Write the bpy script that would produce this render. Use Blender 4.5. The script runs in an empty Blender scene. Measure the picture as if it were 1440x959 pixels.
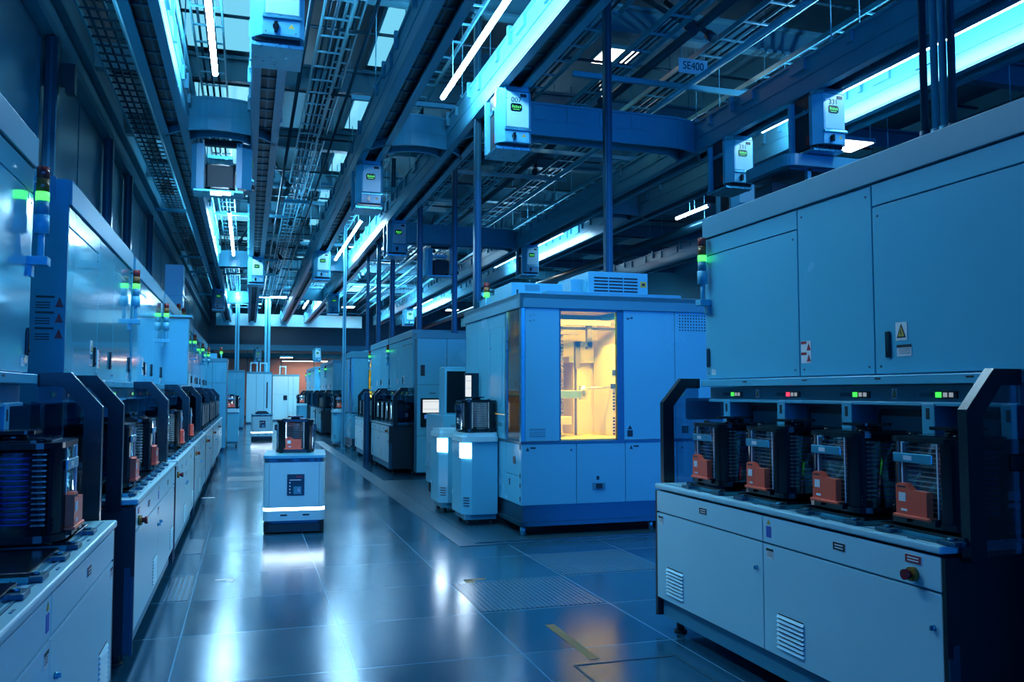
import bpy, bmesh, math, random
from mathutils import Vector, Matrix
random.seed(7)
PI = math.pi
C = bpy.context.scene.collection

# ------------------------------------------------------------------ camera
f, VP, CT, H = 1200.0, (348.0, 552.0), (720.0, 479.5), 1.5
Yc = Vector((VP[0]-CT[0], CT[1]-VP[1], -f)).normalized()
Zc = Vector((0, f, CT[1]-VP[1])).normalized()
Xc = Yc.cross(Zc)
cam = bpy.data.cameras.new('camera')
cam.sensor_width = 36.0
cam.lens = 36.0*f/1440.0
cam.clip_end = 200
co = bpy.data.objects.new('camera', cam)
C.objects.link(co)
M = Matrix((Xc, Yc, Zc)).to_4x4()
M.translation = Vector((0, 0, H))
co.matrix_world = M
bpy.context.scene.camera = co

# ------------------------------------------------------------------ materials
KEEP = ('orange_plastic', 'white_label', 'warning_yellow', 'blue_label', 'red_label', 'red_button', 'blue_rib', 'pale_rib', 'cream_wall', 'cream_dark',
        'far_wall', 'floor_tape', 'amber_trim', 'red_lens', 'amber_lens', 'worktop_white', 'bench_lit_paint', 'arm_steel', 'chamber_dark')
def mat(name, col, rough=0.4, metal=0.0, spec=0.5, noise=0.0, nscale=8.0, bump=0.0, coat=0.0, rvar=0.0):
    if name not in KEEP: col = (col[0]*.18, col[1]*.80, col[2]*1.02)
    elif name in ('worktop_white', 'bench_lit_paint'): col = (col[0]*.48, col[1]*.90, col[2])
    m = bpy.data.materials.new(name); m.use_nodes = True
    nt = m.node_tree; b = nt.nodes['Principled BSDF']
    b.inputs['Base Color'].default_value = (*col, 1)
    b.inputs['Roughness'].default_value = rough
    b.inputs['Metallic'].default_value = metal
    b.inputs['Specular IOR Level'].default_value = spec
    b.inputs['Coat Weight'].default_value = coat
    b.inputs['Coat Roughness'].default_value = 0.05
    if noise or bump or rvar:
        tc = nt.nodes.new('ShaderNodeTexCoord')
        n = nt.nodes.new('ShaderNodeTexNoise'); n.inputs['Scale'].default_value = nscale
        n.inputs['Detail'].default_value = 3
        nt.links.new(tc.outputs['Object'], n.inputs['Vector'])
        if noise:
            mx = nt.nodes.new('ShaderNodeMix'); mx.data_type = 'RGBA'
            mx.inputs[6].default_value = (*[c*(1-noise) for c in col], 1)
            mx.inputs[7].default_value = (*[min(1, c*(1+noise)) for c in col], 1)
            nt.links.new(n.outputs['Fac'], mx.inputs[0])
            nt.links.new(mx.outputs[2], b.inputs['Base Color'])
        if rvar:
            mr = nt.nodes.new('ShaderNodeMapRange')
            mr.inputs['To Min'].default_value = max(0.02, rough-rvar)
            mr.inputs['To Max'].default_value = rough+rvar
            nt.links.new(n.outputs['Fac'], mr.inputs['Value'])
            nt.links.new(mr.outputs['Result'], b.inputs['Roughness'])
        if bump:
            bp = nt.nodes.new('ShaderNodeBump'); bp.inputs['Strength'].default_value = bump
            bp.inputs['Distance'].default_value = 0.01
            nt.links.new(n.outputs['Fac'], bp.inputs['Height'])
            nt.links.new(bp.outputs['Normal'], b.inputs['Normal'])
    return m

def emit(name, col, s, base=(0.02, 0.02, 0.02)):
    m = bpy.data.materials.new(name); m.use_nodes = True
    b = m.node_tree.nodes['Principled BSDF']
    b.inputs['Base Color'].default_value = (*base, 1)
    b.inputs['Emission Color'].default_value = (*col, 1)
    b.inputs['Emission Strength'].default_value = s
    return m

def glass(name, tint, refl=0.08, rough=0.03):
    m = bpy.data.materials.new(name); m.use_nodes = True
    nt = m.node_tree; nt.nodes.remove(nt.nodes['Principled BSDF'])
    out = nt.nodes['Material Output']
    t = nt.nodes.new('ShaderNodeBsdfTransparent'); t.inputs['Color'].default_value = (*tint, 1)
    g = nt.nodes.new('ShaderNodeBsdfGlossy'); g.inputs['Roughness'].default_value = rough
    fr = nt.nodes.new('ShaderNodeLayerWeight'); fr.inputs['Blend'].default_value = 0.35
    ma = nt.nodes.new('ShaderNodeMath'); ma.operation = 'MULTIPLY_ADD'
    ma.inputs[1].default_value = 0.55; ma.inputs[2].default_value = refl
    mx = nt.nodes.new('ShaderNodeMixShader')
    nt.links.new(fr.outputs['Facing'], ma.inputs[0])
    nt.links.new(ma.outputs[0], mx.inputs[0])
    nt.links.new(t.outputs[0], mx.inputs[1]); nt.links.new(g.outputs[0], mx.inputs[2])
    nt.links.new(mx.outputs[0], out.inputs['Surface'])
    return m

BENCH = mat('bench_lit_paint', (0.86, 0.88, 0.90), 0.34, noise=0.03, nscale=3, rvar=0.06)  # white paint, paled further to stand in for light on the bench
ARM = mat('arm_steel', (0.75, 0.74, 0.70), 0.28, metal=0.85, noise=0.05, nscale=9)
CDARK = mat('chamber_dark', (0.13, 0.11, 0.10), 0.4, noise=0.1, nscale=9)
ENDM = mat('end_shade_dark', (0.022, 0.026, 0.03), 0.4, metal=0.2, noise=0.1, nscale=6)  # dark metal, with the shade on the bench ends put into its colour
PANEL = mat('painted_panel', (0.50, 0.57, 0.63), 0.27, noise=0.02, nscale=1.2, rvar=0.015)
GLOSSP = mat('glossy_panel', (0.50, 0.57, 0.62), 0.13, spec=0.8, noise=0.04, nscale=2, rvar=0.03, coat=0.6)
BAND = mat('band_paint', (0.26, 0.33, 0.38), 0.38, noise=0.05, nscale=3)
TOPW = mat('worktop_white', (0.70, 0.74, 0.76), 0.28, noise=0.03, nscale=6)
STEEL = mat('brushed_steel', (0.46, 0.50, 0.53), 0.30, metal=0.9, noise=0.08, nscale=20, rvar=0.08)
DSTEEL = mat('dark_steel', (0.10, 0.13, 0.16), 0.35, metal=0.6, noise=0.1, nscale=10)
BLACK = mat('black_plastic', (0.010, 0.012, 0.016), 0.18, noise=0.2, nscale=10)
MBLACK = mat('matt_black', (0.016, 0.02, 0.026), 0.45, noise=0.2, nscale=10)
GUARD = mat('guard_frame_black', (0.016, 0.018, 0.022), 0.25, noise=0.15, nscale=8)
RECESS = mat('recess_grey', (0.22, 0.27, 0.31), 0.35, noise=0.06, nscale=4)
ORANGE = mat('orange_plastic', (0.95, 0.11, 0.05), 0.38, noise=0.06, nscale=15)
WHITE = mat('white_label', (0.80, 0.83, 0.84), 0.45, noise=0.03, nscale=30)
YEL = mat('warning_yellow', (0.62, 0.43, 0.06), 0.45, noise=0.05, nscale=30)
BLUEL = mat('blue_label', (0.03, 0.12, 0.55), 0.4, noise=0.05, nscale=20)
REDL = mat('red_label', (0.35, 0.02, 0.03), 0.4, noise=0.05, nscale=20)
REDB = mat('red_button', (0.16, 0.012, 0.02), 0.25, noise=0.05, nscale=20)
INK = mat('ink', (0.02, 0.025, 0.03), 0.5, noise=0.1, nscale=20)
BLUER = mat('blue_rib', (0.10, 0.10, 0.95), 0.3, noise=0.1, nscale=20)
PALE = mat('pale_rib', (0.85, 0.84, 0.80), 0.3, noise=0.05, nscale=20)
CREAM = mat('cream_wall', (0.84, 0.72, 0.40), 0.45, noise=0.04, nscale=5)
CREAMD = mat('cream_dark', (0.45, 0.40, 0.27), 0.45, noise=0.06, nscale=5)
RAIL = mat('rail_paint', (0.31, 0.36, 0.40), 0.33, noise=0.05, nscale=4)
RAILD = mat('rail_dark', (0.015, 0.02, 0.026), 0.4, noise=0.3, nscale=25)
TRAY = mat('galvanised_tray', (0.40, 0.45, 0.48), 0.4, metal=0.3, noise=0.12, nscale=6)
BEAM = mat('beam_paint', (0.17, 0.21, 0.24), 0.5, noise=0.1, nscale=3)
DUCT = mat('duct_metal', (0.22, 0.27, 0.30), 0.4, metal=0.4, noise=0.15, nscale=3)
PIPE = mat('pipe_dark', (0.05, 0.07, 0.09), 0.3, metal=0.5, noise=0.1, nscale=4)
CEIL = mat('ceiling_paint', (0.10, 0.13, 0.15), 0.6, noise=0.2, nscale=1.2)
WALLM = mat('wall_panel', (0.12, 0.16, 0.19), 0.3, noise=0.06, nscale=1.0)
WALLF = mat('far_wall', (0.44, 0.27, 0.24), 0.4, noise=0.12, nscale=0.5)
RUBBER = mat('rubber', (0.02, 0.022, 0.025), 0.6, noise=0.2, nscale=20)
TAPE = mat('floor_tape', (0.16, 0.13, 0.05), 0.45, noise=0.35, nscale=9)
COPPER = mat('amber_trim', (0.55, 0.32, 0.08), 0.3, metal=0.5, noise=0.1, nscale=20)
LAMPS = [emit('tube_glow_left', (0.42, 0.74, 1.0), 58.0), emit('tube_glow_centre', (0.42, 0.74, 1.0), 38.0), emit('tube_glow_right', (0.42, 0.74, 1.0), 22.0)]
LAMP = LAMPS[2]
PANELLAMP = emit('ceiling_panel_glow', (1.0, 0.80, 0.66), 5.0)
COOLFILL = emit('cool_fill_glow', (0.40, 0.76, 1.0), 34.0)  # glow of the fill lamps added at the far end
WARMLAMP = emit('warm_panel_glow', (1.0, 0.62, 0.42), 14.0)
STRIP = emit('white_strip_glow', (0.72, 0.86, 1.0), 5.0)
GREEN = emit('green_lamp', (0.06, 1.0, 0.10), 0.8)
STATG = emit('status_green', (0.06, 1.0, 0.10), 0.35)
GREEND = emit('green_text', (0.08, 0.9, 0.15), 0.3)
REDLAMP = emit('red_lamp', (1.0, 0.05, 0.12), 0.4)
CELL = emit('white_cell', (0.7, 0.85, 1.0), 0.10)
YELLAMP = emit('yellow_lamp', (1.0, 0.78, 0.30), 52.0)
SCREEN = emit('screen_white', (0.80, 0.86, 0.88), 0.28)
SCRBLUE = emit('screen_blue', (0.05, 0.20, 0.7), 0.2)
STOPY = mat('floor_tape', (0.30, 0.14, 0.02), 0.4, noise=0.1, nscale=20); STOPY.name = 'stop_ring_yellow'
REDLENS = mat('red_lens', (0.20, 0.02, 0.02), 0.15, noise=0.1, nscale=20)
AMBLENS = mat('amber_lens', (0.22, 0.09, 0.02), 0.15, noise=0.1, nscale=20)
SMOKE = glass('smoked_guard_glass', (0.50, 0.62, 0.70), 0.03)
PODGL = glass('pod_shell_clear', (0.86, 0.88, 0.90), 0.04)
CLEAR = glass('yellow_tinted_pane', (0.97, 0.88, 0.50), 0.02)
BROWNGL = glass('brown_corner_glass', (0.30, 0.27, 0.24), 0.06)

def floor_mat():
    m = bpy.data.materials.new('raised_floor_tiles'); m.use_nodes = True
    nt = m.node_tree; b = nt.nodes['Principled BSDF']; L = nt.links.new
    def math_(op, a=None, bb=None, c=None):
        n = nt.nodes.new('ShaderNodeMath'); n.operation = op
        for i, v in enumerate((a, bb, c)):
            if v is None: continue
            if hasattr(v, 'name'): L(v, n.inputs[i])
            else: n.inputs[i].default_value = v
        return n.outputs[0]
    tc = nt.nodes.new('ShaderNodeTexCoord'); sp = nt.nodes.new('ShaderNodeSeparateXYZ')
    L(tc.outputs['Object'], sp.inputs[0])
    u = math_('DIVIDE', math_('ADD', sp.outputs[0], 0.366), 0.953)
    v = math_('DIVIDE', math_('SUBTRACT', sp.outputs[1], 4.77), 0.943)
    fu, fv = math_('FRACT', u), math_('FRACT', v)
    du = math_('MINIMUM', fu, math_('SUBTRACT', 1.0, fu))
    dv = math_('MINIMUM', fv, math_('SUBTRACT', 1.0, fv))
    seam = math_('LESS_THAN', math_('MINIMUM', du, dv), 0.0045)
    cb = nt.nodes.new('ShaderNodeCombineXYZ'); L(math_('FLOOR', u), cb.inputs[0]); L(math_('FLOOR', v), cb.inputs[1])
    wn = nt.nodes.new('ShaderNodeTexWhiteNoise'); wn.noise_dimensions = '2D'; L(cb.outputs[0], wn.inputs['Vector'])
    no = nt.nodes.new('ShaderNodeTexNoise'); no.inputs['Scale'].default_value = 2.2; no.inputs['Detail'].default_value = 4
    L(tc.outputs['Object'], no.inputs['Vector'])
    fine = nt.nodes.new('ShaderNodeTexNoise'); fine.inputs['Scale'].default_value = 170.0
    L(tc.outputs['Object'], fine.inputs['Vector'])
    mx = nt.nodes.new('ShaderNodeMix'); mx.data_type = 'RGBA'
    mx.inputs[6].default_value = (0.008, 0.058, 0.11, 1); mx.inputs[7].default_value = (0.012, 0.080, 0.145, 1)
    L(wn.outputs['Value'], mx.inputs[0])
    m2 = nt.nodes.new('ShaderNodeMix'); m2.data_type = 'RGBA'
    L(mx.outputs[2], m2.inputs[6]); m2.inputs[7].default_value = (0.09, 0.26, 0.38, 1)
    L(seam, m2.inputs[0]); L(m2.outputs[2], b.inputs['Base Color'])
    r = math_('ADD', math_('MULTIPLY', no.outputs['Fac'], 0.12), math_('MULTIPLY', wn.outputs['Value'], 0.05))
    r = math_('ADD', r, 0.075)
    L(r, b.inputs['Roughness'])
    b.inputs['Specular IOR Level'].default_value = 0.85
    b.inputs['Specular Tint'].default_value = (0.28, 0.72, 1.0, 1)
    bp = nt.nodes.new('ShaderNodeBump'); bp.inputs['Strength'].default_value = 0.06; bp.inputs['Distance'].default_value = 0.004
    L(fine.outputs['Fac'], bp.inputs['Height']); L(bp.outputs['Normal'], b.inputs['Normal'])
    return m
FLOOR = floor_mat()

def grate_mat():
    m = bpy.data.materials.new('perforated_tile'); m.use_nodes = True
    nt = m.node_tree; b = nt.nodes['Principled BSDF']; L = nt.links.new
    tc = nt.nodes.new('ShaderNodeTexCoord'); vo = nt.nodes.new('ShaderNodeTexVoronoi')
    vo.inputs['Scale'].default_value = 28.0; vo.inputs['Randomness'].default_value = 0.0
    L(tc.outputs['Object'], vo.inputs['Vector'])
    lt = nt.nodes.new('ShaderNodeMath'); lt.operation = 'LESS_THAN'; lt.inputs[1].default_value = 0.30
    L(vo.outputs['Distance'], lt.inputs[0])
    mx = nt.nodes.new('ShaderNodeMix'); mx.data_type = 'RGBA'
    mx.inputs[6].default_value = (0.035, 0.14, 0.23, 1); mx.inputs[7].default_value = (0.004, 0.012, 0.03, 1)
    L(lt.outputs[0], mx.inputs[0]); L(mx.outputs[2], b.inputs['Base Color'])
    b.inputs['Roughness'].default_value = 0.25
    bp = nt.nodes.new('ShaderNodeBump'); bp.inputs['Strength'].default_value = 0.5; bp.inputs['Distance'].default_value = 0.004
    bp.invert = True
    L(lt.outputs[0], bp.inputs['Height']); L(bp.outputs['Normal'], b.inputs['Normal'])
    return m
GRATE = grate_mat()

# ------------------------------------------------------------------ mesh helpers
class MB:
    def __init__(self): self.bm = bmesh.new(); self.mi = 0
    def _mark(self, fs):
        for q in fs: q.material_index = self.mi
    def m(self, i): self.mi = i; return self
    def box(self, x0, x1, y0, y1, z0, z1, bev=0.0, seg=2):
        x0, x1 = min(x0, x1), max(x0, x1); y0, y1 = min(y0, y1), max(y0, y1); z0, z1 = min(z0, z1), max(z0, z1)
        mt = Matrix.Translation(((x0+x1)/2, (y0+y1)/2, (z0+z1)/2)) @ Matrix.Diagonal((x1-x0, y1-y0, z1-z0, 1))
        r = bmesh.ops.create_cube(self.bm, size=1.0, matrix=mt)
        vs = set(r['verts'])
        fs = {fa for v in vs for fa in v.link_faces}
        if bev > 0:
            es = {e for v in vs for e in v.link_edges}
            rr = bmesh.ops.bevel(self.bm, geom=list(es), offset=bev, segments=seg, profile=0.5, affect='EDGES')
            fs = {fa for fa in fs if fa.is_valid} | set(rr['faces'])
        self._mark(fs); return self
    def cyl(self, p0, p1, r, n=12, r2=None):
        p0, p1 = Vector(p0), Vector(p1); d = p1-p0
        q = d.to_track_quat('Z', 'Y').to_matrix().to_4x4()
        mt = Matrix.Translation((p0+p1)/2) @ q
        k = bmesh.ops.create_cone(self.bm, cap_ends=True, segments=n, radius1=r, radius2=r if r2 is None else r2, depth=d.length, matrix=mt)
        fs = {fa for v in k['verts'] for fa in v.link_faces}
        for fa in fs:
            if len(fa.verts) == 4: fa.smooth = True
        self._mark(fs); return self
    def tube(self, pts, r, n=10):
        pts = [Vector(p) for p in pts]; rings = []
        for i, p in enumerate(pts):
            t = (pts[min(i+1, len(pts)-1)]-pts[max(i-1, 0)]).normalized()
            q = t.to_track_quat('Z', 'Y')
            rings.append([self.bm.verts.new(p + q @ Vector((r*math.cos(2*PI*k/n), r*math.sin(2*PI*k/n), 0))) for k in range(n)])
        fs = []
        for a, b in zip(rings, rings[1:]):
            for k in range(n):
                fa = self.bm.faces.new((a[k], a[(k+1) % n], b[(k+1) % n], b[k])); fa.smooth = True; fs.append(fa)
        fs.append(self.bm.faces.new(list(reversed(rings[0])))); fs.append(self.bm.faces.new(rings[-1]))
        self._mark(fs); return self
    def prism(self, poly, axis, a0, a1):
        # poly: 2d points in the two axes other than `axis` (in x,y,z order), extruded from a0 to a1
        def mk(p, a):
            return {'x': (a, p[0], p[1]), 'y': (p[0], a, p[1]), 'z': (p[0], p[1], a)}[axis]
        v0 = [self.bm.verts.new(mk(p, a0)) for p in poly]; v1 = [self.bm.verts.new(mk(p, a1)) for p in poly]
        fs = [self.bm.faces.new(v0), self.bm.faces.new(list(reversed(v1)))]
        n = len(poly)
        for i in range(n):
            fs.append(self.bm.faces.new((v0[(i+1) % n], v0[i], v1[i], v1[(i+1) % n])))
        self._mark(fs)
        bmesh.ops.recalc_face_normals(self.bm, faces=fs); return self
    def strip(self, path, w0, w1, axis='y'):
        # band: closed outline made from an outer and inner open path (2d x,z), extruded along y
        return self.prism(path, axis, w0, w1)
    def done(self, name):
        me = bpy.data.meshes.new(name); self.bm.to_mesh(me); self.bm.free(); return me

def rrect(x0, x1, y0, y1, r, n=5):
    pts = []
    for cx, cy, a in ((x1-r, y1-r, 0), (x0+r, y1-r, 90), (x0+r, y0+r, 180), (x1-r, y0+r, 270)):
        for k in range(n+1):
            t = math.radians(a+90*k/n); pts.append((cx+r*math.cos(t), cy+r*math.sin(t)))
    return pts

def thing(name, label, cat, loc=(0, 0, 0), rz=0.0, group=None):
    o = bpy.data.objects.new(name, None); C.objects.link(o)
    o.empty_display_size = 0.1
    o.location = loc; o.rotation_euler = (0, 0, rz)
    o['label'] = label; o['category'] = cat
    if group: o['group'] = group
    return o
def part(name, mb, mats, parent=None, label=None, loc=None):
    me = mb.done(name) if isinstance(mb, MB) else mb
    for m_ in (mats if isinstance(mats, (list, tuple)) else [mats]):
        me.materials.append(m_)
    o = bpy.data.objects.new(name, me); C.objects.link(o)
    if parent: o.parent = parent
    if label: o['label'] = label
    if loc: o.location = loc
    return o
def single(name, mb, mats, label, cat, group=None, loc=None, rz=0.0):
    o = part(name, mb, mats, None, label, loc); o['category'] = cat
    o.rotation_euler = (0, 0, rz)
    if group: o['group'] = group
    return o
def struct(name, mb, mats):
    o = part(name, mb, mats); o['kind'] = 'structure'; return o
def kids(o): return [c for c in bpy.data.objects if c.parent == o]
CH = {}
def tree(o):
    CH.setdefault(o.name, [c for c in C.objects if c.parent == o])
    return CH[o.name]
def dup(o, loc, rz=None, label=None, group=None, skip=()):
    r = o.copy(); C.objects.link(r); r.location = loc
    if rz is not None: r.rotation_euler = (0, 0, rz)
    if label: r['label'] = label
    if group: r['group'] = group
    for ch in tree(o):
        if ch.name.split('.')[0] in skip: continue
        c = ch.copy(); C.objects.link(c); c.parent = r
        for g in tree(ch):
            d = g.copy(); C.objects.link(d); d.parent = c
    return r

def text_mesh(s, size, depth=0.002):
    cu = bpy.data.curves.new('lettering', 'FONT'); cu.body = s; cu.size = size; cu.extrude = depth
    cu.align_x = 'CENTER'; cu.align_y = 'CENTER'
    o = bpy.data.objects.new('lettering', cu); C.objects.link(o)
    bpy.context.view_layer.update()
    me = bpy.data.meshes.new_from_object(o.evaluated_get(bpy.context.evaluated_depsgraph_get()))
    bpy.data.objects.remove(o); bpy.data.curves.remove(cu)
    return me
def text(name, s, size, m_, parent, loc, face='-y', squash=1.0):
    me = text_mesh(s, size)
    rot = {'-y': Matrix.Rotation(PI/2, 4, 'X'), '-x': Matrix.Rotation(-PI/2, 4, 'Z') @ Matrix.Rotation(PI/2, 4, 'X'),
           '+x': Matrix.Rotation(PI/2, 4, 'Z') @ Matrix.Rotation(PI/2, 4, 'X')}[face]
    me.transform(Matrix.Translation(loc) @ rot @ Matrix.Diagonal((squash, 1, 1, 1)))
    return part(name, me, m_, parent)

# ------------------------------------------------------------------ labels and signs (x = 0 plane facing -x*s)
def warn_label(s, u, y, z, w=0.07, h=0.07, kind='tri'):
    """small sticker on a face whose outward side is -u (u already multiplied by s)"""
    b = MB(); o = -0.0025*s
    b.m(0).box(u, u+o, y-w/2, y+w/2, z-h/2, z+h/2)
    o1, o2 = o, o*1.5
    if kind == 'tri':
        b.m(1).prism([(y-w*.40, z-h*.36), (y+w*.40, z-h*.36), (y, z+h*.42)], 'x', u+o1, u+o2)
        b.m(2).prism([(y-w*.27, z-h*.28), (y+w*.27, z-h*.28), (y, z+h*.25)], 'x', u+o2, u+o2*1.2)
        b.m(1).prism([(y-w*.06, z-h*.22), (y+w*.02, z-h*.22), (y+w*.08, z+h*.02), (y+w*.01, z+h*.12)], 'x', u+o2*1.2, u+o2*1.35)
    elif kind == 'text':
        b.m(1).box(u+o1, u+o2, y-w/2, y+w/2, z+h*.25, z+h/2)
        for k in range(3):
            b.box(u+o1, u+o2, y-w*.42, y+w*.36, z+h*(.10-.17*k), z+h*(.14-.17*k))
    elif kind == 'plate':
        b.m(1).box(u+o1, u+o2, y-w*.47, y+w*.47, z-h*.44, z+h*.44)
        b.m(0).box(u+o2, u+o2*1.2, y-w*.33, y+w*.33, z+h*.08, z+h*.24)
        b.box(u+o2, u+o2*1.2, y-w*.33, y+w*.33, z-h*.24, z-h*.10)
    elif kind == 'double':
        for dz in (.25, -.25):
            b.m(1).box(u+o1, u+o2, y-w*.05, y+w*.5, z+h*(dz+.12), z+h*(dz+.24))
            b.m(1).prism([(y+(-.48 if s > 0 else .05)*w*1, z+h*(dz-.18)), (y+(-.08 if s > 0 else .45)*w, z+h*(dz-.18)), (y+(-.28 if s > 0 else .25)*w, z+h*(dz+.14))], 'x', u+o1, u+o2)
    return b
LABM = [WHITE, INK, YEL]

# ------------------------------------------------------------------ setting
XR, XL = 2.53, -0.572
WX0, WX1, WY0, WY1, CZ = -2.35, 17.0, -14.0, 55.0, 8.3
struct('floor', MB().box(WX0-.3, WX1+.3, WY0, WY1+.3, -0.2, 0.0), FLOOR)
b = MB().box(WX0-.3, WX1+.3, WY0, WY1+.3, CZ, CZ+.2)
struct('ceiling', b, CEIL)
b = MB().box(WX0-.2, WX0, WY0, WY1, 0, CZ)
for k in range(22):
    y = 1.0+k*2.4
    b.box(WX0, WX0+.03, y+.04, y+2.36, 2.75, 5.55)
struct('wall_left', b, WALLM)
b = MB().box(WX0, WX0+.16, WY0, WY1, 5.62, 5.72).box(WX0, WX0+.10, WY0, WY1, 5.80, 6.02).box(WX0, WX0+.2, WY0, WY1, 6.05, 6.1)
struct('trim_1', b, BEAM)
struct('wall_right', MB().box(WX1, WX1+.2, WY0, WY1, 0, CZ), WALLM)
struct('wall_back', MB().box(WX0, WX1, WY1, WY1+.2, 0, CZ), WALLM)
b = MB()
for k in range(9):
    b.box(-2+k*2.0, -0.06+k*2.0, WY1-.05, WY1, 0.1, 4.1)
struct('trim_15', b, WALLF)
b = MB().box(WX0, WX1, WY1-.25, WY1-.05, 4.1, 4.45).cyl((WX0, WY1-.5, 3.75), (WX1, WY1-.5, 3.75), .16)
struct('trim_2', b, TRAY)
# floor strips, platform under the right-hand tools, hatch, perforated tiles
b = MB().box(2.0, 2.18, 8.26, 27.0, 0, .006)
struct('trim_3', b, DSTEEL)
struct('trim_4', MB().box(2.18, 2.24, 8.34, 27.0, 0, .004).box(2.24, 7.5, 8.34, 14.6, 0, .008), DSTEEL)
struct('trim_5', MB().box(2.0, 7.5, 8.2, 8.26, 0, .006), DSTEEL)
b = MB()
for x0, x1, y0, y1 in ((1.74, 2.36, 4.0, 4.012), (1.74, 2.36, 4.47, 4.482), (1.74, 1.752, 4.0, 4.482), (2.348, 2.36, 4.0, 4.482)):
    b.box(x0, x1, y0, y1, 0, .003)
struct('trim_6', b, DSTEEL)
for i, (x0, y0, x1, y1) in enumerate(((1.56, 5.74, 2.47, 6.62), (2.51, 6.68, 3.42, 7.56), (-.55, 6.68, -.39, 7.54), (-.55, 8.56, -.39, 9.4), (1.56, 12.4, 1.98, 13.2), (-.3, 15.3, 0.5, 16.1))):
    struct('trim_%d' % (7+i), MB().box(x0, x1, y0, y1, 0, .002), GRATE)
single('floor_tape', MB().box(1.865, 1.925, 4.55, 5.30, 0.0, .002), TAPE, 'worn yellow tape strip stuck on the floor tiles in front of the right bench', 'tape')
single('floor_tape', MB().box(1.68, 1.86, 6.72, 6.75, 0, .002).box(1.68, 1.75, 6.62, 6.75, 0, .002), TAPE, 'small brown corner mark on the floor beside the perforated tile', 'tape')
b = MB().box(-.60, -.42, 13.0, 13.06, 0, .002)
single('floor_tape', b, WHITE, 'short pale tape on the floor at the foot of the left benches', 'tape')
single('floor_tape', MB().box(-.22, -.08, 7.30, 7.34, 0, .002).box(-.13, -.08, 7.22, 7.3, 0, .002), WHITE, 'small pale arrow mark on the floor tiles left of the robot', 'tape')

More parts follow.
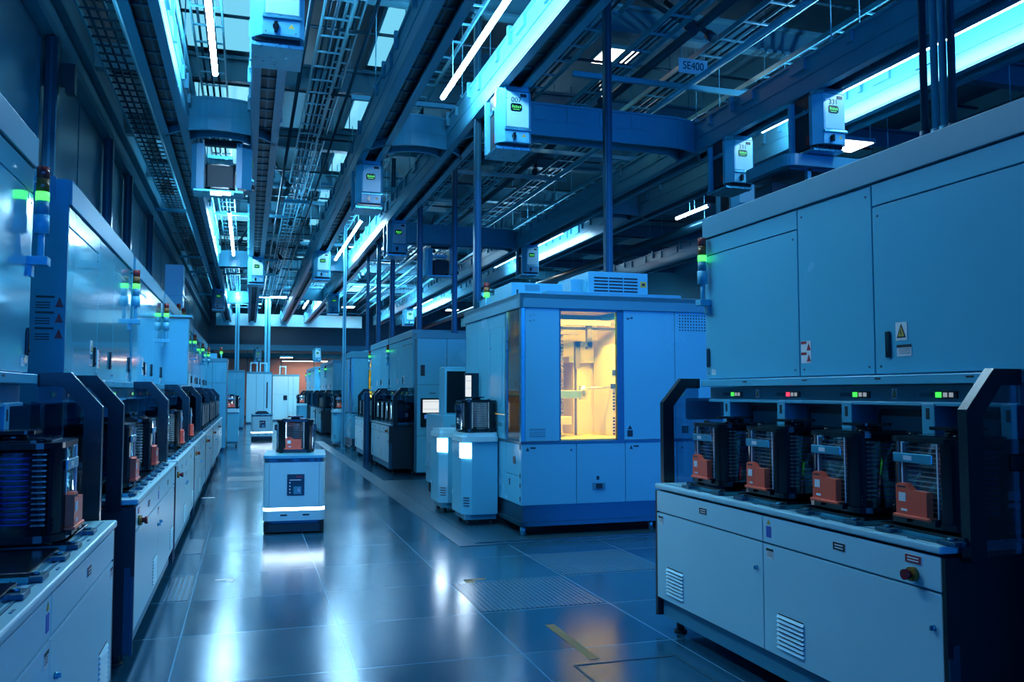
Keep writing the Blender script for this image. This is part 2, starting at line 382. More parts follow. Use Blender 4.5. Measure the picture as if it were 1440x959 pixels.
# ------------------------------------------------------------------ wafer carrier pod
def make_pod():
    t = thing('wafer_carrier_pod', 'pod', 'wafer pod')
    b = MB().prism(rrect(-.21, .21, -.21, .21, .09), 'z', .012, .034)
    for sx in (-.15, .15):
        for sy in (-.15, .15): b.cyl((sx, sy, 0), (sx, sy, .014), .022, 10)
    b.box(-.225, -.19, -.10, -.05, .02, .045).box(-.225, -.19, .05, .10, .02, .045)
    part('base_plate', b, BLACK, t)
    b = MB().prism(rrect(-.20, .20, -.205, .205, .08), 'z', .306, .324)
    b.prism(rrect(-.15, .13, -.15, .15, .06), 'z', .324, .330)
    b.cyl((-.12, .12, .324), (-.12, .12, .336), .018, 10).cyl((-.12, -.12, .324), (-.12, -.12, .336), .018, 10)
    part('top_plate', b, BLACK, t)
    b = MB().cyl((0, 0, .324), (0, 0, .350), .05, 16).prism(rrect(-.085, .085, -.085, .085, .03), 'z', .348, .36)
    part('top_flange', b, BLACK, t)
    # clear rounded shell
    o_, i_ = rrect(-.20, .19, -.20, .20, .11, 6), rrect(-.196, .186, -.196, .196, .106, 6)
    b = MB(); bm = b.bm
    ro = [[bm.verts.new((x, y, z)) for x, y in o_] for z in (.034, .306)]
    n = len(o_)
    for k in range(n):
        fa = bm.faces.new((ro[0][k], ro[0][(k+1) % n], ro[1][(k+1) % n], ro[1][k])); fa.smooth = True
    ri = [[bm.verts.new((x, y, z)) for x, y in i_] for z in (.034, .306)]
    for k in range(n):
        fa = bm.faces.new((ri[0][(k+1) % n], ri[0][k], ri[1][k], ri[1][(k+1) % n])); fa.smooth = True
    for z in (0, 1):
        for k in range(n): bm.faces.new((ro[z][k], ro[z][(k+1) % n], ri[z][(k+1) % n], ri[z][k]))
    part('shell', b, PODGL, t, 'clear smoky shell')
    # opaque corner columns at the rear and the solid door side
    for s in (-1, 1):
        b = MB()
        pts = []
        for k in range(7):
            a = math.radians(180 - 12 - 6.7*k)
            pts.append((-.088+.118*math.cos(a), .088+.118*math.sin(a)))
        inn = [(p[0]*.82-.0, p[1]*.82) for p in reversed(pts)]
        poly = [(p[0], s*p[1]) for p in pts+inn]
        b.prism(poly, 'z', .034, .306)
        for zz in (.05, .065, .08, .27, .285):
            b.cyl((-.170, s*.170, zz), (-.180, s*.177, zz), .005, 6)
        part('corner_column', b, BLACK, t)
    b = MB().prism(rrect(.12, .205, -.20, .20, .03), 'z', .03, .31)
    part('door', b, MBLACK, t)
    # comb of slots: pale at the rear and black/pale at the sides, blue lines on the flanks
    b = MB()
    for k in range(14):
        z = .062+k*.0172
        b.box(-.184, -.176, -.085, .085, z, z+.0045)
        for s in (-1, 1):
            b.box(-.150, -.105, s*.160, s*.184, z, z+.0045)
    part('slot_comb', b, PALE, t, 'pale slot ribs')
    b = MB()
    for k in range(13):
        z = .068+k*.0172
        for s in (-1, 1): b.box(-.095, -.0, s*.172, s*.193, z, z+.0048)
    part('side_comb', b, BLUER, t, 'blue slot ribs')
    b = MB(); rings = []
    prof = []
    for k in range(14):
        z = .064+k*.0172
        prof += [(.120, z), (.150, z), (.150, z+.004), (.120, z+.004)]
    for r_, z in prof:
        rings.append([b.bm.verts.new((r_*math.cos(2*PI*q/28), r_*math.sin(2*PI*q/28), z)) for q in range(28)])
    for u_, v_ in zip(rings, rings[1:]):
        for q in range(28): b.bm.faces.new((u_[q], u_[(q+1) % 28], v_[(q+1) % 28], v_[q]))
    part('wafer_stack', b, DSTEEL, t, 'stack of dark wafers')
    # orange information holder low on the rear window
    b = MB().prism([(.100, .045), (.100, .150), (.088, .158), (.048, .158), (.018, .136), (-.066, .136), (-.066, .045)], 'x', -.232, -.200)
    b.box(-.238, -.19, -.085, .115, .036, .048, .004)
    h = part('tag_holder', b, ORANGE, t, 'orange tag holder')
    part('tag', MB().box(-.2345, -.2315, .045, .082, .094, .125), WHITE, h, 'white tag')
    part('tag', MB().box(-.2345, -.2315, .040, .070, .060, .068), WHITE, h, 'small white tag')
    part('grip_slot', MB().box(-.2335, -.2315, .046, .090, .143, .149), INK, h, 'dark slot')
    b = MB().box(-.212, -.204, -.075, .135, .232, .266, .003)
    st = part('strap', b, STEEL, t, 'bright clip band')
    part('strap_label', MB().box(-.2140, -.2122, .03, .075, .241, .257), WHITE, st)
    for q in (-.095, .095): part('window_highlight', MB().box(-.2035, -.1995, q-.0025, q+.0025, .036, .305), PALE, t, 'painted highlight on window edge')  # glass highlights painted as thin pale strips
    for s in (-1, 1):
        b = MB().box(.03, .09, s*.201, s*.205, .115, .145).box(.03, .09, s*.201, s*.205, .09, .105)
        part('side_label', b, WHITE, t)
        b = MB().box(.02, .12, s*.19, s*.232, .215, .275, .008).box(.10, .12, s*.19, s*.21, .03, .22)
        part('side_handle', b, BLACK, t)
    return t
POD = make_pod()
POD.scale = (1, 1, 1.13)
pod_first = [True]
def pod(loc, rz, label, group=None, skip=()):
    if pod_first[0]:
        tree(POD); [tree(c) for c in tree(POD)]
        POD.location = loc; POD.rotation_euler = (0, 0, rz); POD['label'] = label
        if group: POD['group'] = group
        pod_first[0] = False; return POD
    return dup(POD, loc, rz, label, group, skip)

# ------------------------------------------------------------------ load-port tool (s=+1 right of the aisle, s=-1 left)
def signal_tower(root, s, u, y, z0):
    t = part('signal_tower', MB().cyl((s*u, y, z0+.115), (s*u, y, z0+.20), .033, 16).cyl((s*u, y, z0+.0), (s*u, y, z0+.12), .014, 10), PANEL, root)
    b = MB().box(s*(u-.035), s*.40, y-.035, y+.035, z0-.03, z0+.01, .004).box(s*.36, s*.40, y-.02, y+.03, z0-.08, z0)
    part('bracket', b, PANEL, t)
    part('grey_segment', MB().cyl((s*u, y, z0+.20), (s*u, y, z0+.265), .028, 16), BAND, t)
    part('green_lens', MB().cyl((s*u, y, z0+.265), (s*u, y, z0+.305), .029, 16), GREEN, t, 'lit green lens')
    part('amber_lens', MB().cyl((s*u, y, z0+.305), (s*u, y, z0+.365), .028, 16), AMBLENS, t)
    part('red_lens', MB().cyl((s*u, y, z0+.365), (s*u, y, z0+.42), .028, 16), REDLENS, t)

def load_tool(s, L, doors, label, ports, ly0=0.0, glossy=False, tower=True, estop=None, lights=None):
    """bench from ly0 to L, upper body from 0 to L; u runs from the bench front into the tool"""
    t = thing('wafer_processing_tool', label, 'machine')
    up = GLOSSP if glossy else PANEL
    def X(u): return s*u
    mid = (ly0+L)/2
    part('lower_cabinet', MB().box(X(.014), X(.62), ly0+.02, L-.02, .19, .868), RECESS, t)
    part('kick_panel', MB().box(X(.03), X(.55), ly0+.03, L-.03, .085, .188), BAND, t)
    for yy in (ly0+.12, L-.12):
        for uu in (.10, .48): part('foot', MB().cyl((X(uu), yy, 0), (X(uu), yy, .09), .025, 10).cyl((X(uu), yy, 0), (X(uu), yy, .012), .04, 12), RUBBER, t)
    b = MB().box(X(-.012), X(.53), ly0, L, .885, .917, .008)
    w = part('worktop', b, TOPW, t, 'pale worktop')
    b = MB().box(X(.035), X(.045), ly0+.06, L-.06, .917, .9195)
    for yc in ports:
        b.box(X(.035), X(.045), yc-.20, yc+.20, .917, .921).box(X(.012), X(.02), yc-.02, yc+.02, .917, .92)
    part('inlay', b, RECESS, w)
    # drawers
    for a, c in ((ly0+.004, mid-.004), (mid+.004, L-.004)):
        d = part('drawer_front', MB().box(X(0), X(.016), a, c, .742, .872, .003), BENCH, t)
        part('name_plate', warn_label(s, 0, (a+c)/2, .815, .085, .038, 'plate'), LABM, d)
    d = part('marker', MB().m(0).box(0, X(-.002), mid-.075, mid-.035, .77, .825).m(1).prism([(mid-.07, .835), (mid-.04, .835), (mid-.055, .86)], 'x', 0, X(-.002)), [BLUEL, YEL], t, 'blue sticker')
    for j, (a, c) in enumerate(((ly0+.004, mid-.004), (mid+.004, L-.004))):
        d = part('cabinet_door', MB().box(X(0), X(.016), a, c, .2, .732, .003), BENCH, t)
        ky = c-.07 if j == 0 else a+.07
        if s > 0: ky = a+.05
        part('lock_knob', MB().cyl((0, ky, .60), (X(-.012), ky, .60), .011, 12).box(X(-.012), X(-.02), ky-.003, ky+.003, .592, .608), STEEL, d)
        part('warning_label', warn_label(s, 0, c-.06, .69, .06, .05, 'text'), LABM, d)
        vy = c-.24 if j == 1 else c-.22
        b = MB()
        for q in range(8):
            z = .245+q*.021
            b.m(0).prism([(0, z), (X(-.010), z), (0, z+.013)], 'y', vy-.105, vy+.105)
            b.m(1).box(X(-.001), X(.001), vy-.10, vy+.10, z+.013, z+.019)
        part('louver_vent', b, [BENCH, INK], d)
    if estop is not None:
        e = part('emergency_stop', MB().cyl((0, estop, .785), (X(-.02), estop, .785), .028, 18), STOPY, t, 'yellow base of emergency stop')
        part('red_button', MB().cyl((X(-.02), estop, .785), (X(-.034), estop, .785), .014, 14).cyl((X(-.034), estop, .785), (X(-.05), estop, .785), .021, 16), REDB, e)
        part('stop_label', warn_label(s, 0, estop, .842, .09, .034, 'plate'), [WHITE, REDL, YEL], e)
    for yy in (ly0, L):
        o = 1 if yy == L else -1
        e = part('end_panel', MB().box(X(.0), X(.62), yy-.012, yy+.012, .085, .872), ENDM, t)
        part('edge_strip', MB().box(X(.02), X(.05), yy+o*.012, yy+o*.018, .09, .55).box(X(.0), X(.018), yy+o*.012, yy+o*.02, .08, .5), DSTEEL, e)
    # load plates
    ys = list(ports)
    for yc in ys:
        p = part('load_plate', MB().m(0).box(X(.055), X(.47), yc-.222, yc+.222, .938, .952, .003).m(1).box(X(.057), X(.45), yc-.22, yc+.22, .917, .938), [BLACK, STEEL], t)
        for o in (-1, 1):
            part('guide_block', MB().m(0).box(X(.018), X(.10), yc+o*.17-.045, yc+o*.17+.045, .919, .936, .003).m(1).cyl((X(.045), yc+o*.17, .936), (X(.045), yc+o*.17, .945), .012, 10), [DSTEEL, STEEL], p)
    # recess
    part('recess_wall', MB().box(X(.53), X(.62), ly0, L, .917, 1.47), RECESS, t)
    for yc in ys:
        b = MB().prism(rrect(yc-.22, yc+.22, .93, 1.42, .03), 'x', X(.522), X(.532))
        fr = part('port_door', b, MBLACK, t)
        b = MB().box(X(.512), X(.524), yc-.19, yc+.19, .96, 1.17).box(X(.512), X(.524), yc-.17, yc+.19, 1.19, 1.385)
        part('port_shutter', b, RECESS, fr)
    for yy in [ports[0]-.28]+[q+.29 for q in ports]:
        if yy < ly0+.03: yy = ly0+.04
        if yy > L-.04: yy = L-.04
        pl = part('port_pillar', MB().box(X(.385), X(.535), yy-.038, yy+.038, .917, 1.452, .004), PANEL, t)
        part('slot', MB().box(X(.383), X(.386), yy-.010, yy+.010, 1.38, 1.43), INK, pl)
    cs = part('control_strip', MB().box(X(.405), X(.62), ly0, L, 1.455, 1.535), RECESS, t)
    part('lower_lip', MB().box(X(.39), X(.44), ly0, L, 1.440, 1.457, .003), PANEL, t)
    for i, yc in enumerate(ys):
        lamp = (lights or 'gggg')[i]
        yl = yc+.235*s if s > 0 else yc
        b = MB().m(0).box(X(.399), X(.406), yl-.10, yl+.025, 1.474, 1.506)
        b.m(1).box(X(.396), X(.400), yl-.012, yl+.020, 1.478, 1.502)
        b.m(2)
        for q in range(2): b.box(X(.396), X(.400), yl-.045-.033*q, yl-.024-.033*q, 1.480, 1.500)
        b.m(3).box(X(.401), X(.406), yl+.045, yl+.12, 1.480, 1.500)
        part('status_panel', b, [INK, REDLAMP if lamp == 'r' else STATG, CELL, DSTEEL], cs)
    for i in (1, 3):
        part('warning_label', warn_label(s, X(.405), ys[i]-.03, 1.495, .035, .05, 'tri'), LABM, cs)
    b = MB().box(X(.335), X(.62), ly0, L, 1.538, 1.582, .004)
    le = part('ledge', b, PANEL, t)
    b = MB()
    for yc in ys: b.box(X(.333), X(.336), yc-.02, yc+.02, 1.562, 1.570)
    part('grip_slot', b, INK, le)
    # upper body
    part('upper_body', MB().box(X(.395), X(1.70), .0, L, 1.584, 2.53), up, t)
    part('rear_body', MB().box(X(.64), X(1.70), .02, L-.02, .02, 1.584), RECESS, t)
    for i, (a, c, split, hy) in enumerate(doors):
        top = 2.405 if split else 2.515
        d = part('access_door', MB().box(X(.375), X(.395), a+.004, c-.004, 1.590, top-.004, .003), up, t)
        if split: part('top_strip', MB().box(X(.375), X(.395), a+.004, c-.004, top+.004, 2.515, .003), up, t)
        if hy is not None:
            part('handle', MB().box(X(.375), X(.362), hy-.014, hy+.014, 1.665, 1.79, .005).cyl((X(.362), hy, 1.685), (X(.358), hy, 1.685), .006, 8), BLACK, d)
            side = 1 if hy < (a+c)/2 else -1
            if i == 2 or i == 0:
                if i == 0:
                    part('warning_label', warn_label(s, X(.375), hy-.085 if s > 0 else hy-.1, 1.785, .072, .085, 'tri'), LABM, d)
                    part('text_label', warn_label(s, X(.375), hy-.10 if s > 0 else hy-.1, 1.695, .092, .055, 'text'), LABM, d)
                else:
                    part('text_label', warn_label(s, X(.375), hy-.06, 1.64, .05, .05, 'text'), [WHITE, PANEL, YEL], d)
        if i == 1: part('warning_label', warn_label(s, X(.375), c-.06 if s > 0 else a+.07, 1.72, .085, .12, 'double'), [WHITE, REDL, YEL], d)
        b = MB()
        for yy, zz in ((a+.04, 1.625), (c-.04, 1.625), (a+.04, top-.05), (c-.04, top-.05)):
            b.cyl((X(.376), yy, zz), (X(.372), yy, zz), .006, 8)
        part('screw', b, DSTEEL, d)
    part('top_band', MB().box(X(.362), X(1.72), -.005, L+.005, 2.522, 2.66, .004), BAND, t)
    # guard frames
    for yy in (ly0-.045, L+.045):
        out = [(.34, 1.592), (.205, 1.592), (.07, 1.435), (.07, .86), (.145, .86), (.145, 1.412), (.24, 1.528), (.34, 1.528)]
        g = part('guard_frame', MB().prism([(X(u), z) for u, z in out], 'y', yy-.022, yy+.022), GUARD, t)
        gl = [(.34, 1.53), (.238, 1.53), (.143, 1.414), (.143, .88), (.52, .88), (.52, 1.45), (.34, 1.45)]
        part('guard_glass', MB().prism([(X(u), z) for u, z in gl], 'y', yy-.004, yy+.004), SMOKE, g, 'smoked glass')
        part('edge_trim', MB().prism([(X(u), z) for u, z in ((.205, 1.5935), (.07, 1.4365), (.068, 1.435), (.068, .87), (.07, .87), (.0705, 1.435), (.2055, 1.592))], 'y', yy-.022, yy+.022), GUARD, g)
    if tower: signal_tower(t, s, .33, L-.045, 2.10)
    for ch in tree(t): tree(ch)
    return t

R_DOORS = [(0.0, 1.13, True, 1.035), (1.13, 1.722, False, None), (1.722, 2.73, True, 2.68)]
R1 = load_tool(1, 2.73, [(0, 1.13, True, 1.035), (1.13, 1.722, False, None), (1.722, 2.73, True, 2.69)],
               'large pale machine at the near right with four black pods on its bench', (.525, 1.07, 1.63, 2.21), ly0=.35, estop=.50, lights='ggrg')
R1.location = (XR, 2.30, 0)
R1k = tree(R1)
L_DOORS = [(0.0, 1.01, True, .90), (1.01, 1.69, False, 1.55), (1.69, 2.62, True, 2.57)]
L2 = load_tool(-1, 2.62, L_DOORS, 'pale glossy machine on the left, second along the aisle, mirroring bright light', (.33, .90, 1.48, 2.05), glossy=True, estop=.12, lights='grgg')
L2.location = (XL, 5.12, 0)
end = part('end_plate', MB().box(-1.7, -.375, -.02, -.002, .95, 2.66), DUCT, L2)
b = MB()
for k in range(3):
    z = 1.99-.085*k
    b.m(0).box(-.52, -.43, -.024, -.02, z+.018, z+.03)
    for q in range(3): b.box(-.52, -.45, -.024, -.02, z-.004-.014*q, z-.010-.014*q)
    b.m(1).prism([(-.425, z-.03), (-.385, z-.03), (-.405, z+.025)], 'y', -.024, -.02)
part('warning_label', b, [INK, REDL], end)
b = MB().box(-.60, -.44, -.03, -.02, 2.55, 2.67)
sg = part('sign_plate', b, RECESS, L2)
text('sign_lettering', 'TD', .07, WHITE, sg, (-.52, -.032, 2.61))
CH.pop(L2.name, None); tree(L2); [tree(c) for c in tree(L2)]
left_labels = [
    ((XL, 1.70, 0), 'nearest pale machine on the left, cut off by the picture edge'),
    ((XL, 7.90, 0), 'pale glossy machine on the left, third along the aisle, with red tagged pod'),
    ((XL, 10.66, 0), 'left machine with a projecting column on its near end'),
    ((XL, 13.44, 0), 'left machine right behind the one with the projecting column'),
    ((XL, 16.22, 0), 'left machine, last but one before the far end cabinet'),
    ((XL, 19.0, 0), 'far left machine, last one in front of the tall end cabinet')]
Ls = [L2]
for loc, lb in left_labels:
    Ls.append(dup(L2, loc, None, lb, skip=() if loc[1] > 20 else (('sign_plate',) if loc[1] != 7.90 else ('sign_plate', 'end_plate'))))
b = MB().box(-.62, -.10, -.03, .18, 1.585, 2.36, .006).box(-.62, -.06, -.06, .22, 2.38, 2.40).box(-.5, -.1, -.032, -.028, 2.20, 2.205).box(-.5, -.1, -.032, -.028, 1.62, 1.625)
part('end_column', b, PANEL, Ls[3])
# right-hand far tools
R3 = dup(R1, (XR-.01, 15.52, 0), None, 'right machine behind the console cart, nearest of the distant bench tools')
for loc, lb in (((XR-.01, 18.36, 0), 'second distant bench tool on the right, dark post between it and the nearer one'),
                ((XR-.05, 30.4, 0), 'distant bench tool on the right beyond the lone pedestal'),
                ((XR-.05, 33.2, 0), 'distant right bench tool, second beyond the lone pedestal'),
                ((XR-.05, 39.0, 0), 'far right bench tool, last but one before the back wall'),
                ((XR-.05, 41.8, 0), 'farthest right bench tool near the back wall')):
    dup(R1, loc, None, lb)

# pods on the benches
RP = (.525, 1.07, 1.63, 2.21)
LP = (.33, .90, 1.48, 2.05)
nm = ['nearest to the camera', 'second from the camera', 'third from the camera', 'farthest from the camera']
for i in range(4):
    y = 2.30+RP[i]
    pod((XR+.265, y, .952), 0, 'black and clear pod with orange tag on the right bench, %s' % nm[i], 'pods on the near right bench')
def lpods(y0, idx, txt, grp, z=.952, skip=()):
    for i in idx:
        pod((XL-.265, y0+LP[i], z), PI, txt[i] if isinstance(txt, dict) else txt, grp, skip)
pod((XL-.265, 3.63, .952), PI, 'large black pod with orange tag on the nearest left bench at the picture edge', None)
lpods(5.12, (0, 2), {0: 'pod with orange tag on the second left bench, nearer one', 2: 'pod with orange tag on the second left bench, farther one'}, 'pods on the second left bench')
pod((XL-.265, 9.28, .952), PI, 'pod with red tag alone on the third left bench')
pod((XL-.265, 10.85, .952), PI, 'pod with red tag alone on the left bench of the machine with projecting column')
for y0 in (13.44, 16.22, 19.0):
    lpods(y0, (0, 1, 2, 3), 'small distant dark pod in the row on the far left benches', 'distant pods on the left benches', skip=('tag_holder', 'strap'))
for y0 in (15.52, 18.36):
    for i in range(4):
        pod((XR+.255, y0+RP[i], .952), 0, 'distant dark pod behind guard glass on the far right benches', 'distant pods on the right benches', ('tag_holder', 'strap'))
for i in range(3):
    pod((XR+.215, 30.4+RP[i], .952), 0, 'tiny dark pod on the bench tool beyond the lone pedestal', 'tiny pods on the distant right bench', ('tag_holder', 'strap'))

# ------------------------------------------------------------------ inspection tool with the yellow window
def inspection_tool(label):
    t = thing('wafer_inspection_tool', label, 'machine')
    W, D = 2.9, 2.4
    part('plinth', MB().box(.03, W, .03, D-.03, .13, .315), DSTEEL, t, 'dark steel plinth')
    part('base_rail', MB().box(.0, W, .0, .06, .10, .14).box(.0, .06, .0, D, .10, .14), DSTEEL, t)
    for x in (.03, 1.5, 2.7):
        for y in (.06, 2.3):
            part('foot', MB().cyl((x+.01, y, 0), (x+.01, y, .11), .035, 14), STEEL, t)
    part('lower_body', MB().box(.015, W, .015, D, .315, .962), PANEL, t)
    xs = [0.0, .62, 1.19, 1.82, W]
    for i in range(4):
        d = part('lower_panel', MB().box(xs[i]+.003, xs[i+1]-.003, 0, .016, .32, .958, .003), PANEL, t)
        if i in (0, 2):
            b = MB().m(1).prism([(xs[i]+.05, .885), (xs[i]+.09, .885), (xs[i]+.07, .925)], 'y', 0, -.002).box(xs[i]+.10, xs[i]+.16, 0, -.002, .908, .925)
            part('warning_label', b, LABM, d)
        if i in (0, 3): part('lock_knob', MB().cyl((xs[i+1]-.06 if i == 0 else xs[i]+.06, 0, .89), (xs[i+1]-.06 if i == 0 else xs[i]+.06, -.01, .89), .011, 10), DSTEEL, d)
        if i == 1:
            b = MB().m(0).box(.80, .95, 0, -.008, .46, .535, .003).m(1).box(.84, .91, -.008, -.02, .475, .525).m(1).box(.85, .88, 0, -.004, .565, .605)
            part('socket', b, [BAND, INK], d, 'black inlet')
    # side lower doors
    b = MB().box(0, .016, .02, .55, .62, .955, .003).box(0, .016, .02, .55, .32, .61, .003)
    d = part('side_door', b, PANEL, t)
    b = MB().box(0, -.008, .20, .27, .74, .82).box(0, -.006, .40, .42, .50, .57)
    for z in (.90, .60, .50, .36): b.box(0, -.006, .03, .045, z, z+.05)
    part('latch', b, INK, d)
    part('side_panel_low', MB().box(0, .016, .56, D, .32, .955, .003), PANEL, t)
    part('belt_trim', MB().box(-.006, W, -.006, D, .962, .985), DSTEEL, t)
    # upper walls
    part('upper_panel', MB().box(.045, .43, 0, .03, .988, 2.40, .003), PANEL, t)
    part('corner_post', MB().box(0, .045, 0, .045, .985, 2.40, .004), STEEL, t)
    p = part('upper_panel', MB().box(1.18, 1.80, 0, .03, .988, 2.40, .003), PANEL, t)
    part('warning_label', MB().m(1).prism([(1.22, 1.10), (1.275, 1.10), (1.2475, 1.145)], 'y', 0, -.002).m(1).box(1.215, 1.28, 0, -.002, 1.02, 1.09), LABM, p)
    part('marking', MB().box(1.22, 1.29, 0, -.0015, 2.31, 2.318).box(1.22, 1.24, 0, -.0015, 2.30, 2.318).box(1.27, 1.29, 0, -.0015, 2.312, 2.33), INK, p)
    p = part('upper_panel', MB().box(1.806, W, 0, .03, .988, 2.40, .003), PANEL, t)
    b = MB()
    for i in range(14):
        for j in range(6): b.box(1.86+i*.035, 1.875+i*.035, 0, -.001, 2.19+j*.033, 2.205+j*.033)
    part('perforation', b, INK, p)
    part('port_window', MB().prism(rrect(1.93, 2.5, 1.20, 1.44, .03), 'y', 0, -.004).box(1.88, 1.96, 0, -.006, 1.05, 1.13), BLACK, p)
    b = MB().box(.09, .27, 0, -.0015, 1.10, 1.12).box(.09, .27, 0, -.0015, 1.075, 1.085).box(.09, .27, 0, -.0015, 1.055, 1.065).box(.09, .27, 0, -.0015, 1.03, 1.045)
    part('text_label', b, BAND, t)
    b = MB().box(.09, .12, 0, -.0015, 2.31, 2.32).box(.13, .155, 0, -.0015, 2.32, 2.33).box(.09, .115, 0, -.0015, 2.25, 2.27).box(.13, .155, 0, -.0015, 2.26, 2.275)
    part('marking', b, BAND, t)
    # window frame and pane
    b = MB().box(.43, .445, 0, .05, .985, 2.40).box(1.10, 1.18, .0, .05, .985, 2.40).box(.43, 1.18, 0, .05, 2.375, 2.40)
    wf = part('window_frame', b, DSTEEL, t)
    part('window_pane', MB().box(.445, 1.10, .022, .028, .985, 2.375), CLEAR, wf, 'yellow tinted window pane')
    # side: glass strip and panels
    sf = part('side_frame', MB().box(0, .03, .045, .06, .985, 2.40).box(0, .03, .54, .60, .985, 2.40), STEEL, t)
    part('side_glass', MB().box(.010, .016, .06, .54, .985, 2.40), BROWNGL, sf, 'brown tinted glass')
    b = MB().box(0, .03, .60, 1.26, .985, 1.25, .003).box(0, .03, .60, 1.26, 1.256, 2.40, .003).box(0, .03, 1.266, 1.80, .985, 2.40, .003).box(0, .03, 1.806, D, .985, 2.40, .003)
    sp = part('side_panel', b, PANEL, t)
    b = MB().box(-.002, .001, .70, .705, 1.3, 2.25).box(-.002, .001, 1.2, 1.205, 1.3, 2.25).box(-.002, .001, .70, 1.205, 2.25, 2.255)
    part('door_line', b, STEEL, sp)
    part('marking', MB().m(0).box(-.002, .001, .7, .9, 1.12, 1.17).m(1).box(-.003, 0, .95, 1.1, 1.13, 1.16).m(1).cyl((-.004, 1.20, 2.02), (.002, 1.20, 2.02), .012, 8), [BAND, INK], sp)
    # roof
    b = MB().box(-.02, W+.01, -.02, .02, 2.40, 2.555, .004).box(-.02, .02, -.02, D+.02, 2.40, 2.555, .004).box(-.02, W, -.02, D+.02, 2.50, 2.55)
    rf = part('roof_band', b, BAND, t)
    part('roof_lip', MB().box(.30, 1.9, .02, .2, 2.555, 2.59, .004), TRAY, rf)
    part('back_wall', MB().box(0, W, D-.03, D, .32, 2.5), PANEL, t)
    part('right_body', MB().box(1.75, W, .04, D-.04, .985, 2.495), PANEL, t)
    # yellow chamber
    b = MB().box(.03, 1.74, 1.50, 1.53, .985, 2.39).box(1.50, 1.53, .06, 1.5, .985, 2.39).box(.03, 1.53, .06, 1.5, .985, 1.0).box(.03, 1.53, .06, 1.5, 2.48, 2.49)
    b.box(.78, .80, .9, 1.5, 1.0, 2.3).box(1.02, 1.5, 1.1, 1.5, 1.0, 1.86).box(.93, 1.5, 1.02, 1.5, 1.86, 1.93)
    b.box(1.25, 1.5, .45, 1.02, 1.0, 2.05)
    ch = part('chamber_wall', b, CREAM, t, 'cream chamber wall')
    b = MB()
    for x in (.36, .42, .50, .58, .66, .72): b.box(x, x+.012, 1.48, 1.5, 1.0, 2.2)
    b.box(.30, .75, 1.485, 1.5, 1.85, 1.86).box(.52, .70, 1.47, 1.5, 1.9, 2.2).box(.87, .885, 1.48, 1.5, 1.0, 2.3)
    part('panel_seam', b, CREAMD, ch)
    b = MB()
    for q in range(26): b.box(.755, .80, .86, .90, 1.25+q*.04, 1.28+q*.04)
    part('cable_chain', b, CDARK, ch)
    b = MB().box(.35, 1.2, .40, .46, 2.26, 2.30).box(.35, 1.4, .60, .66, 2.31, 2.34).box(.50, .95, .8, .86, 2.18, 2.215).box(.30, 1.5, .9, .94, 2.25, 2.28)
    b.box(1.08, 1.14, .80, .86, 2.02, 2.36).box(.93, 1.14, .80, .86, 2.04, 2.10).box(.93, .99, .80, .86, 1.78, 2.10).box(.95, .965, .85, .9, 1.0, 1.8)
    part('duct', b, CDARK, ch)
    b = MB()
    for z0 in (1.02, 1.30):
        for q in range(6):
            for x in (1.255, 1.30): b.box(x-.01, x+.016, .445, .452, z0+q*.036, z0+q*.036+.018)
    b.box(1.24, 1.32, .44, .452, 1.70, 1.76).box(1.22, 1.34, .43, .452, 1.545, 1.60)
    part('slot_column', b, INK, ch)
    b = MB().box(.40, .88, .50, .60, 1.435, 1.525, .006).cyl((.92, .55, 1.42), (.92, .55, 1.58), .05, 16).cyl((.92, .55, 1.55), (1.24, .5, 1.56), .012, 8).cyl((.55, .60, 1.25), (.55, .60, 1.44), .10, 18).cyl((.45, .5, 1.23), (.45, .5, 1.29), .06, 12)
    part('robot_arm', b, ARM, t, 'bright steel wafer robot arm')
    b = MB().box(.30, .74, .45, .95, 1.14, 1.23, .004).box(.42, .62, .55, .85, 1.0, 1.14)
    part('stage', b, CREAM, t)
    part('chamber_lamp', MB().box(.12, 1.4, .06, .16, 2.45, 2.47), YELLAMP, t, 'yellow chamber lamp')
    # operator monitor
    mo = part('monitor_arm', MB().cyl((.0, 1.62, 1.40), (-.10, 1.62, 1.40), .02, 10).cyl((-.10, 1.62, 1.35), (-.10, 1.62, 1.46), .02, 10), DSTEEL, t)
    part('monitor_case', MB().box(-.21, -.03, 1.60, 1.64, 1.43, 1.74, .006), BLACK, mo)
    part('monitor_screen', MB().m(0).box(-.203, -.13, 1.596, 1.601, 1.45, 1.71).m(1).box(-.203, -.13, 1.5945, 1.5965, 1.55, 1.554).box(-.203, -.13, 1.5945, 1.5965, 1.64, 1.644), [SCREEN, BAND], mo, 'lit white screen')
    for c in tree(t): tree(c)
    return t
T2 = inspection_tool('blue lit machine with a glowing yellow window, on the right behind the near bench')
T2.location = (2.75, 8.56, 0)
dup(T2, (2.55, 22.2, 0), None, 'distant machine showing only a narrow yellow window strip', skip=('monitor_arm',))

# roof units on it
t = thing('roof_fan_unit', 'louvred fan box standing on the roof above the yellow window', 'fan unit', (3.76, 9.15, 2.55))
part('housing', MB().box(0, .76, 0, 1.0, 0, .36, .006), PANEL, t)
b = MB()
for i in range(3):
    for j in range(7): b.box(.07+i*.19, .245+i*.19, -.004, .0, .05+j*.038, .068+j*.038)
part('louver', b, INK, t)
part('side_duct', MB().box(-.16, 0, .15, .95, 0, .28, .006).box(-.02, 0, .05, .12, .03, .24), PANEL, t)
part('rating_plate', MB().m(0).box(.66, .74, -.004, 0, .19, .26).m(1).box(.68, .72, -.006, -.004, .21, .24), [YEL, INK], t)
t = thing('roof_control_box', 'low pale control box on the roof beside the louvred fan box', 'box', (2.84, 9.2, 2.55))
part('housing', MB().box(0, .62, .0, .7, 0, .20, .005).box(-.0, .18, .7, 1.3, 0, .13), PANEL, t)
